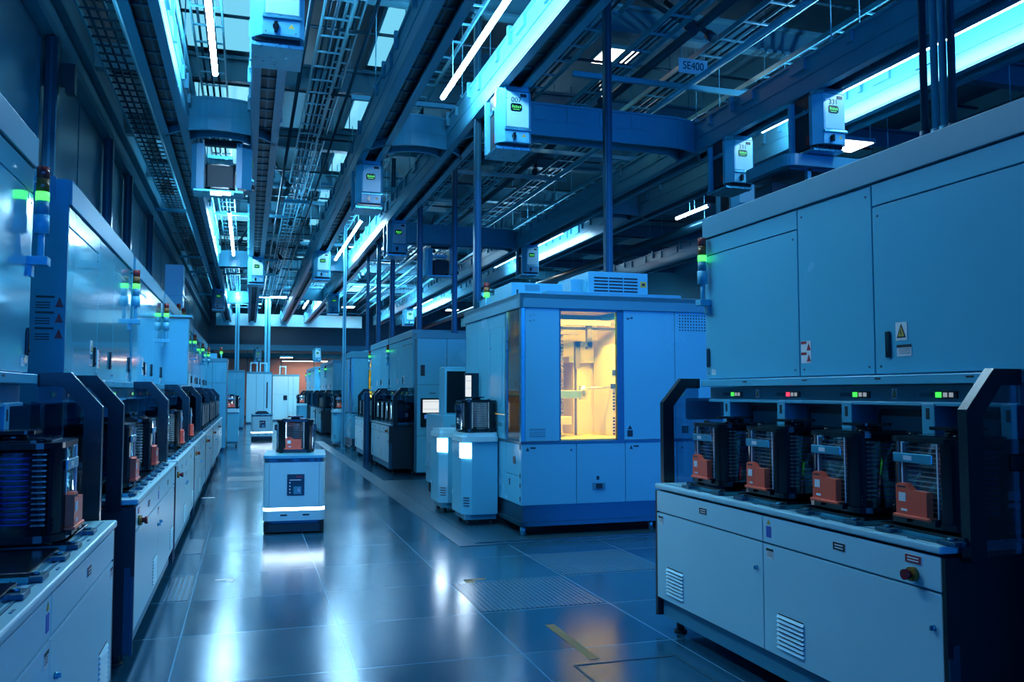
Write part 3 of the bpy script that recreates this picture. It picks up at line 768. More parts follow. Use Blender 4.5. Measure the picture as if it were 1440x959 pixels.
part('front_label', MB().m(0).box(.16, .34, -.003, 0, .11, .18).m(1).box(.06, .08, -.004, 0, .05, .12), [BAND, INK], t)
t = thing('roof_duct_box', 'pale duct box on the roof edge behind the signal light', 'box', (2.86, 10.4, 2.55))
part('housing', MB().box(0, .5, 0, .45, 0, .12, .004), PANEL, t)
part('lid', MB().box(-.01, .51, -.01, .46, .12, .135), TRAY, t)
# roof signal tower
def free_tower(loc, label, grp=None):
    t = thing('signal_tower', label, 'signal light', loc)
    part('post', MB().cyl((0, 0, 0), (0, 0, .14), .02, 10).cyl((0, 0, 0), (0, 0, .02), .05, 12), PANEL, t)
    part('green_lens', MB().cyl((0, 0, .14), (0, 0, .20), .035, 14), GREEN, t)
    part('amber_lens', MB().cyl((0, 0, .20), (0, 0, .26), .034, 14), AMBLENS, t)
    part('red_lens', MB().cyl((0, 0, .26), (0, 0, .32), .034, 14), REDLENS, t)
    return t
free_tower((2.84, 10.25, 2.55), 'green lit signal light on the roof corner of the yellow window machine')

# ------------------------------------------------------------------ pedestals with pods
def pedestal(label, loc, grp=None):
    t = thing('load_port_pedestal', label, 'pedestal', loc, 0, grp)
    part('column', MB().prism([(.10, 0), (.40, 0), (.40, .55), (.0, .55), (.0, .10)], 'z', .13, .94), PANEL, t)
    part('skirt', MB().box(.03, .39, .03, .52, .07, .13), BAND, t)
    for x in (.08, .34):
        for y in (.08, .46): part('caster', MB().cyl((x-.015, y, .035), (x+.015, y, .035), .035, 14).box(x-.02, x+.02, y-.01, y+.01, .03, .075), RUBBER, t)
    part('head', MB().prism(rrect(-.02, .41, -.03, .52, .05), 'z', .945, 1.00).prism(rrect(.0, .40, -.01, .50, .05), 'z', 1.0, 1.045), TOPW, t)
    part('light_bar', MB().prism([(.085, -.004), (.02, .07), (-.004, .10), (-.004, .16), (.03, .14), (.10, .03)], 'z', .76, .925), STRIP, t, 'glowing white light bar')
    b = MB()
    for q in range(4): b.prism([(.075, .018), (.02, .074), (.03, .08), (.085, .03)], 'z', .22+q*.03, .23+q*.03)
    part('vent', b, INK, t)
    part('label_strip', MB().box(-.003, .0, .2, .26, .75, .85), BAND, t)
    for c in tree(t): tree(c)
    return t
PA = pedestal('pale pedestal with glowing white corner bar under the pod beside the yellow window machine', (2.33, 9.38, 0))
dup(PA, (2.30, 10.45, 0), None, 'second pale pedestal with glowing bar, right behind the first one')
pod((2.54, 9.62, 1.045), PI/2*1.0, 'black pod on the pedestal beside the yellow window machine', None, ('tag_holder', 'strap'))
dup(PA, (2.30, 24.3, 0), None, 'distant lone pedestal carrying a pod on the right of the aisle', skip=('light_bar',))
pod((2.50, 24.55, 1.045), PI/2, 'distant pod standing on the lone pedestal')
dup(PA, (-.62, 25.2, 0), None, 'distant pedestal at the end of the left row', skip=('light_bar',))
pod((-.42, 25.45, 1.045), PI/2, 'distant pod on the pedestal at the end of the left row')
dup(PA, (2.0, 37.0, 0), None, 'far pale pedestal before the warm lit cabinet', skip=('light_bar', 'vent'))
pod((2.2, 37.2, 1.045), PI/2, 'tiny pod on the far pedestal before the warm lit cabinet')

# ------------------------------------------------------------------ console cart between the right tools
t = thing('console_cart', 'wheeled console cart with a dark display window beyond the pedestals', 'cart', (2.62, 11.7, 0))
part('body', MB().box(.0, .75, 0, 1.2, .16, 1.18, .006), PANEL, t)
part('display_case', MB().box(.02, .70, .03, .40, 1.18, 1.86, .006), PANEL, t)
part('display_window', MB().box(.05, .66, .018, .03, 1.22, 1.80), BLACK, t)
b = MB()
for q in range(5): b.box(-.004, 0, .1, .6, .35+q*.03, .36+q*.03)
b.box(.1, .3, -.004, 0, .95, 1.05)
part('vent', b, BAND, t)
for x in (.06, .66):
    for y in (.08, 1.1): part('caster', MB().cyl((x-.03, y, .07), (x+.03, y, .07), .07, 14).box(x-.03, x+.03, y-.02, y+.02, .08, .17), RUBBER, t)
signal_tower_t = free_tower((3.2, 11.95, 1.86), 'green lit signal light on top of the console cart')

# ------------------------------------------------------------------ end cabinet with monitor by the distant bench tools
t = thing('control_cabinet', 'tall blue cabinet with a built in monitor, beyond the yellow window machine', 'cabinet', (2.92, 15.22, 0))
part('body', MB().box(.0, 1.3, .012, .28, .06, 2.50), RECESS, t)
part('top_band', MB().box(-.01, 1.31, .0, .28, 2.48, 2.59, .004), BAND, t)
for x0, x1, z0, z1 in ((0, .54, 1.645, 2.475), (0, .54, .725, 1.635), (0, .54, .07, .715), (.548, 1.3, 1.645, 2.475), (.548, 1.3, .07, 1.635)):
    part('door_panel', MB().box(x0+.002, x1-.002, 0, .014, z0, z1, .003), PANEL, t)
mo = part('monitor', MB().box(.06, .50, -.03, 0, .88, 1.40, .008), BLACK, t)
b = MB().m(0).box(.10, .46, -.034, -.03, 1.14, 1.37).m(1).box(.10, .46, -.036, -.034, 1.335, 1.34).box(.10, .46, -.036, -.034, 1.20, 1.204).m(2).box(.13, .24, -.034, -.03, 1.03, 1.10)
part('screen', b, [SCREEN, BAND, SCRBLUE], mo, 'lit white screen')
part('warning_label', MB().prism([(.25, .50), (.33, .50), (.29, .57)], 'y', 0, -.002), INK, t)
part('vent_slot', MB().box(.22, .34, 0, -.003, 1.48, 1.495).box(.06, .14, 0, -.002, 1.80, 2.0), INK, t)

# ------------------------------------------------------------------ plain far cabinets
def cabinet(name, label, cat, x0, x1, y0, y1, z1, seams=(), mt=PANEL, capm=BAND, slot=None, hz=None):
    t = thing(name, label, cat, (x0, y0, 0))
    w, d = x1-x0, y1-y0
    part('body', MB().box(0, w, .015, d, .08, z1-.1), RECESS, t)
    part('plinth', MB().box(.03, w-.03, .03, d-.03, 0, .08), DSTEEL, t)
    part('top_cap', MB().box(-.01, w+.01, -.005, d, z1-.1, z1, .005), capm, t)
    xs = [0]+list(seams)+[w]
    for a, c in zip(xs, xs[1:]):
        if hz:
            for q0, q1 in ((.09, hz-.004), (hz+.004, z1-.105)): part('door_panel', MB().box(a+.006, c-.006, 0, .02, q0, q1, .004), mt, t)
        else: part('door_panel', MB().box(a+.006, c-.006, 0, .02, .09, z1-.105, .004), mt, t)
    if slot: part('dark_slot', MB().box(slot[0], slot[1], -.01, 0, slot[2], slot[3]), BLACK, t)
    return t
cabinet('equipment_cabinet', 'tall plain cabinet closing the left row of machines, dark cap on top', 'cabinet', -1.25, -.52, 23.2, 24.9, 2.38, (.38,), hz=1.75)
cabinet('equipment_cabinet', 'far blue cabinet left of the bright cabinet at the aisle end', 'cabinet', -1.35, -.12, 36.8, 38.5, 2.42, (.5, .9))
cabinet('equipment_cabinet', 'bright far cabinet with tall black slot at the end of the aisle', 'cabinet', -.05, 1.12, 42.8, 44.5, 2.5, (.45, .8), mt=TOPW, slot=(.92, .98, .75, 2.0))
cabinet('equipment_cabinet', 'warm peach lit cabinet at the far end, right of the bright one', 'cabinet', 1.25, 2.6, 46.5, 48.0, 2.45, (.8, 1.05), mt=TOPW, slot=(.55, .75, 1.1, 1.35), hz=1.4)
for i, (x, y, z) in enumerate(((-1.12, 15.2, 2.66), (-1.1, 16.0, 2.66), (-1.0, 23.9, 2.38), (-.68, 23.8, 2.38))):
    free_tower((x, y, z), ['green signal light on the left machine roof, nearest of the far four', 'second green signal light along the far left roofs', 'left one of two green signal lights on the end cabinet', 'right one of two green signal lights on the end cabinet'][i])
b = MB().box(-.97, -.78, 23.5, 23.8, 2.38, 2.52)
single('roof_control_box', b, PANEL, 'small box on top of the cabinet closing the left row', 'box')
for i, (x, y, z) in enumerate(((.1, 43.2, 2.5), (.55, 43.3, 2.5), (1.6, 47.0, 2.45))):
    t = thing('roof_bracket', ['small white bracket on the far bright cabinet, left one', 'white U shaped bracket on the far bright cabinet, right one', 'bent pipe bracket on the peach lit cabinet'][i], 'bracket', (x, y, z))
    part('leg', MB().box(0, .06, 0, .1, 0, .4), TOPW, t); part('leg', MB().box(.3, .36, 0, .1, 0, .4), TOPW, t)
    part('crossbar', MB().box(0, .36, 0, .1, .4, .46), TOPW, t)

# ------------------------------------------------------------------ mobile robots
def robot(label, loc):
    t = thing('mobile_robot', label, 'robot', loc)
    part('drive_base', MB().prism(rrect(-.315, .315, .01, .95, .06), 'z', .02, .105), MBLACK, t)
    part('gap_band', MB().prism(rrect(-.29, .29, .05, .92, .05), 'z', .105, .15), DSTEEL, t)
    part('body', MB().prism(rrect(-.32, .32, 0, .96, .06), 'z', .14, .245).prism(rrect(-.32, .32, 0, .96, .06), 'z', .278, .755).prism(rrect(-.312, .312, .008, .95, .05), 'z', .24, .28), TOPW, t, 'white body')
    part('light_strip', MB().prism(rrect(-.319, .319, .001, .959, .06), 'z', .247, .276), STRIP, t, 'glowing white strip')
    part('sensor_band', MB().prism(rrect(-.315, .315, .005, .955, .05), 'z', .755, .80), DSTEEL, t)
    b = MB().box(-.18, -.02, -.0, .01, .765, .79).box(.05, .15, 0, .01, .765, .79).cyl((.22, .006, .778), (.22, -.01, .778), .018, 12)
    part('sensor_window', b, BLACK, t)
    part('deck', MB().prism(rrect(-.325, .325, -.005, .965, .05), 'z', .80, .828), PANEL, t)
    d = part('control_panel', MB().box(-.075, .105, -.004, .002, .405, .63, .002), BLACK, t)
    b = MB().m(0).box(-.008, .075, -.007, -.004, .42, .50).m(1).box(-.05, .07, -.006, -.004, .565, .572)
    for q in range(4): b.cyl((-.045, -.006, .54-.035*q), (-.045, -.004, .54-.035*q), .007, 8)
    b.m(2).box(.02, .08, -.006, -.004, .595, .61).m(3).box(.035, .06, -.008, -.007, .44, .48)
    part('buttons', b, [BAND, WHITE, REDL, SCRBLUE], d)
    part('front_slot', MB().box(-.14, -.07, -.002, .001, .19, .207).box(.09, .16, -.002, .001, .19, .207), INK, t)
    part('corner_seam', MB().box(-.26, -.256, -.001, .001, .29, .745).box(.256, .26, -.001, .001, .29, .745), RECESS, t)
    for c in tree(t): tree(c)
    return t
RB = robot('white mobile robot with glowing strip, driving in the aisle with a pod on top', (.495, 9.46, 0))
RB.rotation_euler = (0, 0, math.radians(-4))
pod((.53, 10.05, .828), PI/2+math.radians(-4), 'black pod with red tag carried on top of the near mobile robot', None, ('strap',))
dup(RB, (.45, 27.8, 0), 0, 'distant mobile robot with glowing strip, far down the aisle')
t = thing('pod_adapter_plate', 'flat dark adapter plate on top of the distant mobile robot', 'plate', (.45, 28.3, .828))
part('plate', MB().prism(rrect(-.2, .2, -.2, .2, .05), 'z', 0, .05), BLACK, t)
part('guide_pin', MB().box(-.15, .15, -.1, .1, .05, .09, .01), MBLACK, t)

# ------------------------------------------------------------------ overhead rails
RZ0, RZ1 = 5.10, 5.55
def rail(xc, y0, y1, label, stop=None):
    t = thing('overhead_rail', label, 'rail', (xc, y0, RZ0))
    L = y1-y0
    for sx in (-1, 1):
        b = MB().box(sx*.15, sx*.19, 0, L, .02, .42).box(sx*.085, sx*.185, 0, L, 0, .03).box(sx*.19, sx*.20, 0, L, .20, .206).box(sx*.14, sx*.215, 0, L, .42, .45)
        k = 0.6
        while k < L-.9:
            if random.random() < .8: b.box(sx*.19, sx*.225, k, k+random.choice((.06, .09, .3)), random.choice((.24, .3)), .43)
            if random.random() < .5: b.box(sx*.19, sx*.24, k+.5, k+.56, .30, .50)
            k += random.uniform(.7, 1.3)
        part('side_beam', b, RAIL, t)
    b = MB().box(-.15, .15, 0, L, .38, .41).box(-.10, .10, 0, L, .10, .14)
    part('motor_strip', b, RAILD, t)
    b = MB().box(-.012, .012, 0, L, .092, .10)
    k = .2
    while k < L:
        b.box(-.10, .10, k, k+.05, .085, .10); k += .4
    part('magnet_row', b, DSTEEL, t)
    y = 1.0
    me = None
    while y < L:
        for sx in (-1, 1):
            if me is None:
                o = part('hanger_rod', MB().cyl((0, 0, 0), (0, 0, CZ-RZ1), .008, 8).box(-.03, .03, -.02, .02, 0, .03), TRAY, t); me = o.data
            else:
                o = bpy.data.objects.new('hanger_rod', me); C.objects.link(o); o.parent = t
            o.location = (sx*.2, y, .45)
        y += 3.1
    return t
rail(-1.03, 4.0, 45.8, 'overhead rail along the left side of the aisle, leftmost of all rails')
rail(.17, 4.0, 45.8, 'overhead rail second from left, right side of the left loop')
rail(1.76, 4.0, 45.8, 'overhead rail on the left side of the centre loop')
rail(2.95, 4.0, 45.8, 'overhead rail on the right side of the centre loop, carrying vehicle 007')
rail(6.56, 4.0, 45.8, 'overhead rail in front of the bright tubes on the right')
rail(7.76, 4.0, 45.8, 'brightly lit overhead rail behind the right tubes')
rail(11.4, 6.0, 45.8, 'dim overhead rail far to the right')

def arc(cx, cy, r, a0, a1, n=10):
    return [(cx+r*math.cos(math.radians(a0+(a1-a0)*k/n)), cy+r*math.sin(math.radians(a0+(a1-a0)*k/n))) for k in range(n+1)]
def crossing(xa, xb, y, label, r=.55):
    """link between two rails: quarter turns at both ends, straight in the middle"""
    t = thing('rail_crossing', label, 'rail', (0, 0, RZ0))
    path = arc(xa+r, y+r, r, 192, 270)+arc(xb-r, y+r, r, 270, 348)
    nor = []
    P = [Vector(p) for p in path]
    for i in range(len(P)):
        d = (P[min(i+1, len(P)-1)]-P[max(i-1, 0)]).normalized(); nor.append(Vector((-d.y, d.x)))
    def band(o0, o1, z0, z1, b):
        v = []
        for p, n_ in zip(P, nor):
            a, c = p+n_*o0, p+n_*o1
            v.append([b.bm.verts.new((a.x, a.y, z0)), b.bm.verts.new((c.x, c.y, z0)), b.bm.verts.new((c.x, c.y, z1)), b.bm.verts.new((a.x, a.y, z1))])
        fs = []
        for q, w in zip(v, v[1:]):
            for k_ in range(4): fs.append(b.bm.faces.new((q[k_], q[(k_+1) % 4], w[(k_+1) % 4], w[k_])))
        fs.append(b.bm.faces.new(list(reversed(v[0])))); fs.append(b.bm.faces.new(v[-1]))
        bmesh.ops.recalc_face_normals(b.bm, faces=fs)
        return b
    for o0, o1 in ((-.19, -.15), (.15, .19)):
        b = band(o0, o1, .05, .44, MB()); band(o0*1.02, o1*1.02, .20, .207, b); band(o0-.02, o1+.02, .43, .46, b)
        band(o0, o1 if o0 < 0 else o1, 0.0, .05, b)
        x0, x1 = min(xa, xb)+r+.1, max(xa, xb)-r-.1
        x = x0
        if o0 < 0:
            while x < x1-.3:
                b.box(x, x+.18, y-.205, y-.19, .22, .42); x += .5
        part('side_beam', b, RAIL, t)
    part('motor_strip', band(-.14, .14, .39, .42, band(-.09, .09, .10, .14, MB())), RAILD, t)
    return t
crossing(-1.03, .17, 12.4, 'curved rail link in the left loop, nearest one above the carried pod')
crossing(-1.03, .17, 25.7, 'curved rail link in the left loop beside the distant vehicle')
crossing(1.76, 2.95, 12.3, 'curved rail link in the centre loop beside the second vehicle')
crossing(1.76, 2.95, 25.7, 'curved rail link in the centre loop farther down the aisle')
crossing(2.95, 6.56, 11.3, 'long straight rail link running right from vehicle 007', r=.7)
crossing(2.95, 6.56, 20.3, 'long straight rail link farther back, above the two cover vehicle', r=.7)
crossing(6.56, 7.76, 15.8, 'curved rail link in the right loop behind the vehicles')
crossing(-1.03, .17, 36.0, 'far curved rail link at the end of the left loop')
crossing(1.76, 2.95, 34.0, 'far curved rail link at the end of the centre loop')

# ------------------------------------------------------------------ overhead vehicles
def vehicle(label, loc, num=None):
    t = thing('overhead_transport_vehicle', label, 'vehicle', loc)
    fp = [(-.21, .10), (-.12, 0), (.17, 0), (.21, .05), (.21, .16), (-.21, .16)]
    part('front_cover', MB().prism(fp, 'z', -.665, -.05), PANEL, t, 'pale front cover')
    part('face_panel', MB().box(-.105, .162, -.004, 0, -.485, -.07, .0015), TOPW, t, 'brighter front panel')
    fp2 = [(-.20, .105), (-.115, .005), (.165, .005), (.20, .055), (.20, .16), (-.20, .16)]
    part('top_cap', MB().prism(fp2, 'z', -.05, .0), STEEL, t)
    part('seam', MB().prism([(-.211, .099), (-.1205, -.0008), (.1705, -.0008), (.2108, .0495), (.2108, .15), (-.211, .15)], 'z', -.062, -.055), INK, t)
    d = part('display', MB().prism([(-.045, -.30), (.06, -.30), (.08, -.28), (.08, -.225), (.06, -.205), (-.045, -.205), (-.06, -.22), (-.06, -.285)], 'y', -.008, -.003), BLACK, t)
    b = MB()
    for q, w in enumerate((.02, .012, .016, .008, .014)):
        b.box(-.04+q*.023, -.04+q*.023+.014, -.0105, -.008, -.26, -.26+w+.014)
    b.box(-.03, .05, -.0105, -.008, -.281, -.274)
    part('display_text', b, GREEND, d, 'green display lettering')
    part('sensor', MB().box(.06, .135, -.007, 0, -.125, -.085), INK, t)
    b = MB().prism([(-.002, -.49), (-.03, -.52), (-.03, -.53), (-.002, -.53)], 'x', -.13, .19)
    part('ledge', b, STEEL, t)
    pnl = part('control_panel', MB().box(-.125, .16, -.003, 0, -.655, -.535), PANEL, t)
    part('selector_knob', MB().cyl((-.02, 0, -.60), (-.02, -.035, -.60), .026, 14).box(-.035, -.005, -.045, 0, -.645, -.565), BLACK, pnl)
    part('warning_label', MB().prism([(.08, -.60), (.13, -.60), (.105, -.56)], 'y', -.005, -.003), YEL, pnl)
    b = MB()
    for x, z in ((-.10, -.10), (-.10, -.15), (-.10, -.64), (.14, -.64)): b.cyl((x, 0, z), (x, -.004, z), .007, 8)
    part('screw', b, DSTEEL, t)
    if num: text('number', num, .085, INK, t, (.01, -.0055, -.165))
    part('hoist_body', MB().box(-.17, .17, .165, .485, -.66, -.02), MBLACK, t)
    part('rear_cover', MB().prism([(-.21, .49), (.21, .49), (.21, .57), (.15, .62), (-.15, .62), (-.21, .57)], 'z', -.70, -.05), PANEL, t)
    part('floor_tray', MB().box(-.21, .21, .08, .60, -.735, -.70, .004).box(-.20, .20, .145, .16, -.70, -.66), STEEL, t)
    part('side_post', MB().box(-.225, -.205, .50, .55, -.70, -.05), PANEL, t)
    part('gripper', MB().box(-.185, .185, .20, .46, -.245, -.20).cyl((-.21, .26, -.23), (-.16, .26, -.23), .03, 12), STEEL, t)
    part('red_marker', MB().box(-.20, -.17, .18, .24, -.64, -.52), REDL, t)
    part('skirt', MB().box(-.18, .18, .06, .15, -.70, -.665), BLACK, t)
    part('hanger_neck', MB().box(-.05, .05, .10, .50, -.02, .07), RAILD, t)
    for c in tree(t): tree(c)
    return t
V = vehicle('white overhead vehicle numbered 007 on the centre loop', (2.95, 9.40, 5.10), '007')
def veh(loc, label, rz=0.0):
    if rz == 0.0: return dup(V, loc, rz, label, skip=('number',))
    o = dup(V, loc, rz, label, skip=('number', 'hoist_body')); o.scale = (1, 1.32, 1); return o
def numbered(o, s): text('number', s, .085, INK, o, (.01, -.0055, -.165))
a = veh((.19, 7.12, 5.10), 'overhead vehicle cut off by the top picture edge, above the mobile robot')
veh((1.76, 13.15, 5.10), 'overhead vehicle left of vehicle 007 by the centre rail link')
veh((2.95, 17.6, 5.10), 'overhead vehicle straight behind vehicle 007 on the same rail')
veh((1.76, 22.0, 5.10), 'bright sided overhead vehicle between the far centre tubes')
veh((.17, 23.5, 5.10), 'distant overhead vehicle at the right end of the left rail link')
o = veh((6.56, 8.36, 5.10), 'large overhead vehicle on the right in front of the bright rail'); numbered(o, '331')
o = veh((6.56, 10.3, 5.10), 'overhead vehicle on the right above the machine roof edge, left of the larger one'); numbered(o, '331')
veh((7.76, 12.1, 5.10), 'overhead vehicle peeping out below the right pair of vehicles')
veh((6.56, 19.6, 5.10), 'distant overhead vehicle in front of the right tubes above the roof box')
veh((-1.03, 31.2, 5.10), 'far overhead vehicle on the leftmost rail')
veh((.98-.98, 12.97, 5.10), 'overhead vehicle hanging crosswise in the left loop, holding a lit pod', PI/2)
veh((4.95, 20.75, 5.10), 'overhead vehicle hanging crosswise on the long rear link, dark gap between two covers', PI/2)
veh((2.95, 31.5, 5.10), 'small far overhead vehicle on the centre right rail')
veh((6.56, 36.0, 5.10), 'small far overhead vehicle on the right rail')
veh((3.6, 47.5, 3.9), 'tiny vehicle low in front of the pink back wall at right')
veh((.5, 49.0, 3.9), 'tiny vehicle low in front of the pink back wall at left')
pod((-.43, 12.97, 4.40), -PI/2, 'pod with white ribs held in the crosswise vehicle of the left loop')
pod((4.52, 20.75, 4.40), -PI/2, 'dark pod held in the crosswise vehicle on the rear link')
lampbox = thing('hanging_work_light', 'small bright work light under the pod of the crosswise vehicle', 'lamp', (-.40, 12.70, 4.30))
part('housing', MB().box(-.16, .16, .0, .16, 0.02, .06), STEEL, lampbox)
part('lamp_face', MB().box(-.15, .0, -.006, 0, 0, .06).box(.01, .12, -.006, 0, .01, .055), STRIP, lampbox)

# buffer shelf below the right rail
t = thing('buffer_shelf', 'pale bent shelf hanging under the large right vehicle', 'shelf', (6.1, 8.6, 4.22))
part('tray', MB().prism(rrect(0, 1.9, 0, 1.0, .15), 'z', 0, .14), RAIL, t)
part('under_plate', MB().box(.1, 1.6, .1, .9, -.03, 0), DSTEEL, t)
for x, y in ((.35, .1), (1.0, .05), (1.7, .15)): part('leg', MB().box(x, x+.05, y, y+.05, -1.2, 0), TRAY, t)
t = thing('electrical_box', 'dark tall box hanging under the buffer shelf above the machine roof', 'box', (6.15, 9.0, 3.35))
part('case', MB().box(0, .42, 0, .35, 0, .75, .006), MBLACK, t); part('cover', MB().box(-.008, 0, .03, .32, .05, .70), DSTEEL, t)

# ------------------------------------------------------------------ tube lights
def tube_light(x, y0, y1, label, z=5.35):
    LAMP = LAMPS[0 if x < 0 else 1 if x < 4 else 2]
    t = thing('tube_light', label, 'lamp', (x, y0, z))
    L = y1-y0
    part('tube', MB().cyl((0, .03, 0), (0, L-.03, 0), .032, 14), LAMP, t)
    for y in (0, L-.03): part('end_cap', MB().cyl((0, y, 0), (0, y+.03, 0), .034, 14), BAND, t)
    for y in (.6, L-.6): part('hanger', MB().cyl((0, y, .03), (0, y, CZ-z), .005, 6), TRAY, t)
    return t
for x, nm_ in ((-.44, 'left loop'), (2.37, 'centre loop'), (7.18, 'right loop')):
    tube_light(x, 4.85, 10.75, 'long white tube light in the %s, nearest of its line' % nm_)
    tube_light(x, 19.0, 25.0, 'white tube light in the %s, second of its line' % nm_)
    tube_light(x, 34.2, 39.9, 'short looking far tube light in the %s' % nm_)
tube_light(8.9, 15.2, 16.6, 'short tube light low behind the right link, left of a pair', 5.3)
tube_light(9.6, 15.2, 17.2, 'short tube light low behind the right link, right of a pair', 5.2)

# square ceiling lights in the side bays
def ceil_light(x, y, z, label, m_=PANELLAMP, w=.6, d=.6, grp=None):
    t = thing('ceiling_light', label, 'lamp', (x, y, z), 0, grp)
    part('frame', MB().box(-w/2-.03, w/2+.03, -d/2-.03, d/2+.03, .01, .08), TRAY, t)
    part('diffuser', MB().box(-w/2, w/2, -d/2, d/2, 0, .015), m_, t)
for x, y, lb in ((5.6, 12.4, 'small square ceiling light right of vehicle 007'), (4.9, 44.5, 'small square ceiling light above the far centre rails'),
                 (10.4, 44.5, 'far square ceiling light behind the right rail near the pole'), (10.2, 12.6, 'square ceiling light below the bright rail at right'),
                 (8.6, 26.5, 'square ceiling light between the right rails above the roof box'), (12.5, 15.0, 'dim square ceiling light at the far right bay')):
    ceil_light(x, y, 6.9 if y < 13 and x < 6 else 5.9, lb)

# ------------------------------------------------------------------ structure above the rails
beam_y = [3.6+3.55*i for i in range(14)]
for y in beam_y:
    b = MB().box(WX0, WX1, y-.10, y+.10, 6.86, 6.90).box(WX0, WX1, y-.10, y+.10, 6.50, 6.54).box(WX0, WX1, y-.012, y+.012, 6.54, 6.86)
    o = struct('ceiling_beam', b, BEAM)
for x in (-1.9, 1.3, 4.6, 9.5, 13.5):
    struct('ceiling_beam', MB().box(x-.08, x+.08, 0, 54, 6.92, 7.2), BEAM)
def ladder(x, z, w, y0, y1, label, mesh=False, grp=None):
    t = thing('cable_tray', label, 'cable tray', (x, y0, z), 0, grp)
    L = y1-y0
    for sx in (-1, 1): part('side_rail', MB().box(sx*w/2-.012, sx*w/2+.012, 0, L, 0, .07), TRAY, t)
    b = MB().box(-.006, .006, 0, L, .012, .02); y = .1
    while y < L:
        b.box(-w/2, w/2, y, y+.03, .01, .03); y += .28 if mesh else .55
    part('rungs', b, TRAY if not mesh else PIPE, t)
    b = MB()
    for q in range(3): b.cyl((-w*.3+q*w*.25, 0, .05), (-w*.3+q*w*.25, L, .05), .018, 6)
    part('cables', b, PIPE, t)
for x, z, w, me_, lb in ((-1.75, 5.95, .42, True, 'dark mesh cable tray along the left wall'), (-.56, 6.1, .36, False, 'cable tray above the left loop tube lights'),
                        (.98, 6.15, .34, False, 'cable tray between the left and centre loops, upper one'), (1.25, 6.45, .22, False, 'narrow cable tray beside the centre loop'),
                        (2.35, 6.05, .5, False, 'cable tray above the centre loop tube lights'), (4.15, 6.2, .4, False, 'cable tray right of vehicle 007, nearest the rail'),
                        (4.9, 6.0, .30, False, 'cable tray passing the SE400 sign'), (6.0, 6.05, .5, False, 'wide cable tray left of the right loop'),
                        (7.3, 6.1, .4, False, 'cable tray above the right loop tube lights'), (9.4, 6.1, .5, False, 'cable tray far right beyond the bright rail'),
                        (3.45, 6.35, .22, False, 'narrow cable tray right of the centre loop')):
    ladder(x, z, w, 5.0, 48, lb, me_)
b_pipes = [(.62, 5.95, .028, 'thin black pipe above the aisle, left one'), (1.32, 5.85, .022, 'thin black pipe beside the centre loop'), (-.85, 5.9, .03, 'pale conduit beside the left loop tube'), (.02, 5.85, .02, 'conduit right of the left loop tube'),
           (3.6, 6.0, .05, 'dark pipe right of the centre loop'), (5.4, 6.15, .06, 'thick black pipe beside the SE400 sign'), (5.75, 5.75, .035, 'pale conduit running left of the right loop'), (8.6, 5.6, .09, 'thick dark pipe beyond the bright right rail'), (9.3, 5.1, .12, 'lowest thick dark pipe beyond the bright right rail'), (10.2, 5.4, .08, 'dark pipe in the far right bay')]
for x, z, r, lb in b_pipes:
    single('ceiling_pipe', MB().cyl((x, 4.5, z), (x, 50, z), r, 12), PIPE if 'pale' not in lb else TRAY, lb, 'pipe')
# light cross channels, braces, ducts, boxes
nchan = 0
for i in range(24):
    y = 5.2+i*1.85
    x0, x1 = random.choice(((-1.6, .6), (.7, 3.2)) if y < 10.5 else ((-1.6, .6), (-2.2, .9), (1.4, 3.3), (.7, 3.2), (3.4, 6.2), (4.2, 7.9)))
    o = single('hanging_channel', MB().box(x0, x1, y-.03, y+.03, 5.85, 5.92), TRAY, 'pale steel channel running crosswise above the rails', 'channel', 'cross channels above the rails')
for i in range(34):
    x, y = random.choice((-.3, .75, 1.0, 4.2, 4.8, 5.2, 5.6, 8.8, 9.4)), 3.6+3.55*random.randrange(1, 9)+random.uniform(.9, 2.3)
    dx, dy = random.choice(((.4, .9), (-.3, .9), (.3, .8), (-.4, .7)))
    z0 = random.uniform(5.95, 6.08)
    b = MB().cyl((x, y, z0), (x+dx*.9, y+dy*.9, z0+.70), .035, 10).cyl((x, y, z0-.01), (x+dx*.12, y+dy*.12, z0+.08), .06, 10)
    single('hanger_brace', b, PIPE, 'dark diagonal brace rod under the ceiling', 'brace', 'diagonal braces under the ceiling')
for i in range(40):
    x, y = random.uniform(-2, 11), random.uniform(7, 40)
    w, d, h = random.uniform(.5, 1.5), random.uniform(.4, 1.6), random.uniform(.15, .5)
    z = random.uniform(7.1, 7.7)
    t = thing('ceiling_duct_box', 'metal duct box high under the ceiling', 'duct', (x, y, z), 0, 'duct boxes under the ceiling')
    part('case', MB().box(0, w, 0, d, 0, h, .01), DUCT, t)
    b = MB()
    for q in range(5): b.box(.06, w-.06, .05+q*(d-.1)/5, .08+q*(d-.1)/5, -.006, 0)
    part('grille', b, PIPE, t)
b = None
for i in range(16):
    y = 6.3+i*2.6
    single('sprinkler_pipe', MB().cyl((WX0+.3, y, 6.42), (12, y, 6.42), .024, 8), PIPE, 'thin dark pipe running crosswise under the beams', 'pipe', 'crosswise pipes under the beams')
# SE400 sign
t = thing('hanging_sign', 'pale sign reading SE400 hanging under the ceiling', 'sign', (5.64, 10.0, 5.87))
part('plate', MB().box(-.215, .215, -.008, .008, -.10, .10, .003), WHITE, t)
text('lettering', 'SE400', .15, INK, t, (0, -.010, 0), '-y', .86)
for sx in (-.17, .17): part('hanger', MB().cyl((sx, 0, .10), (sx, 0, .58), .006, 6), TRAY, t)

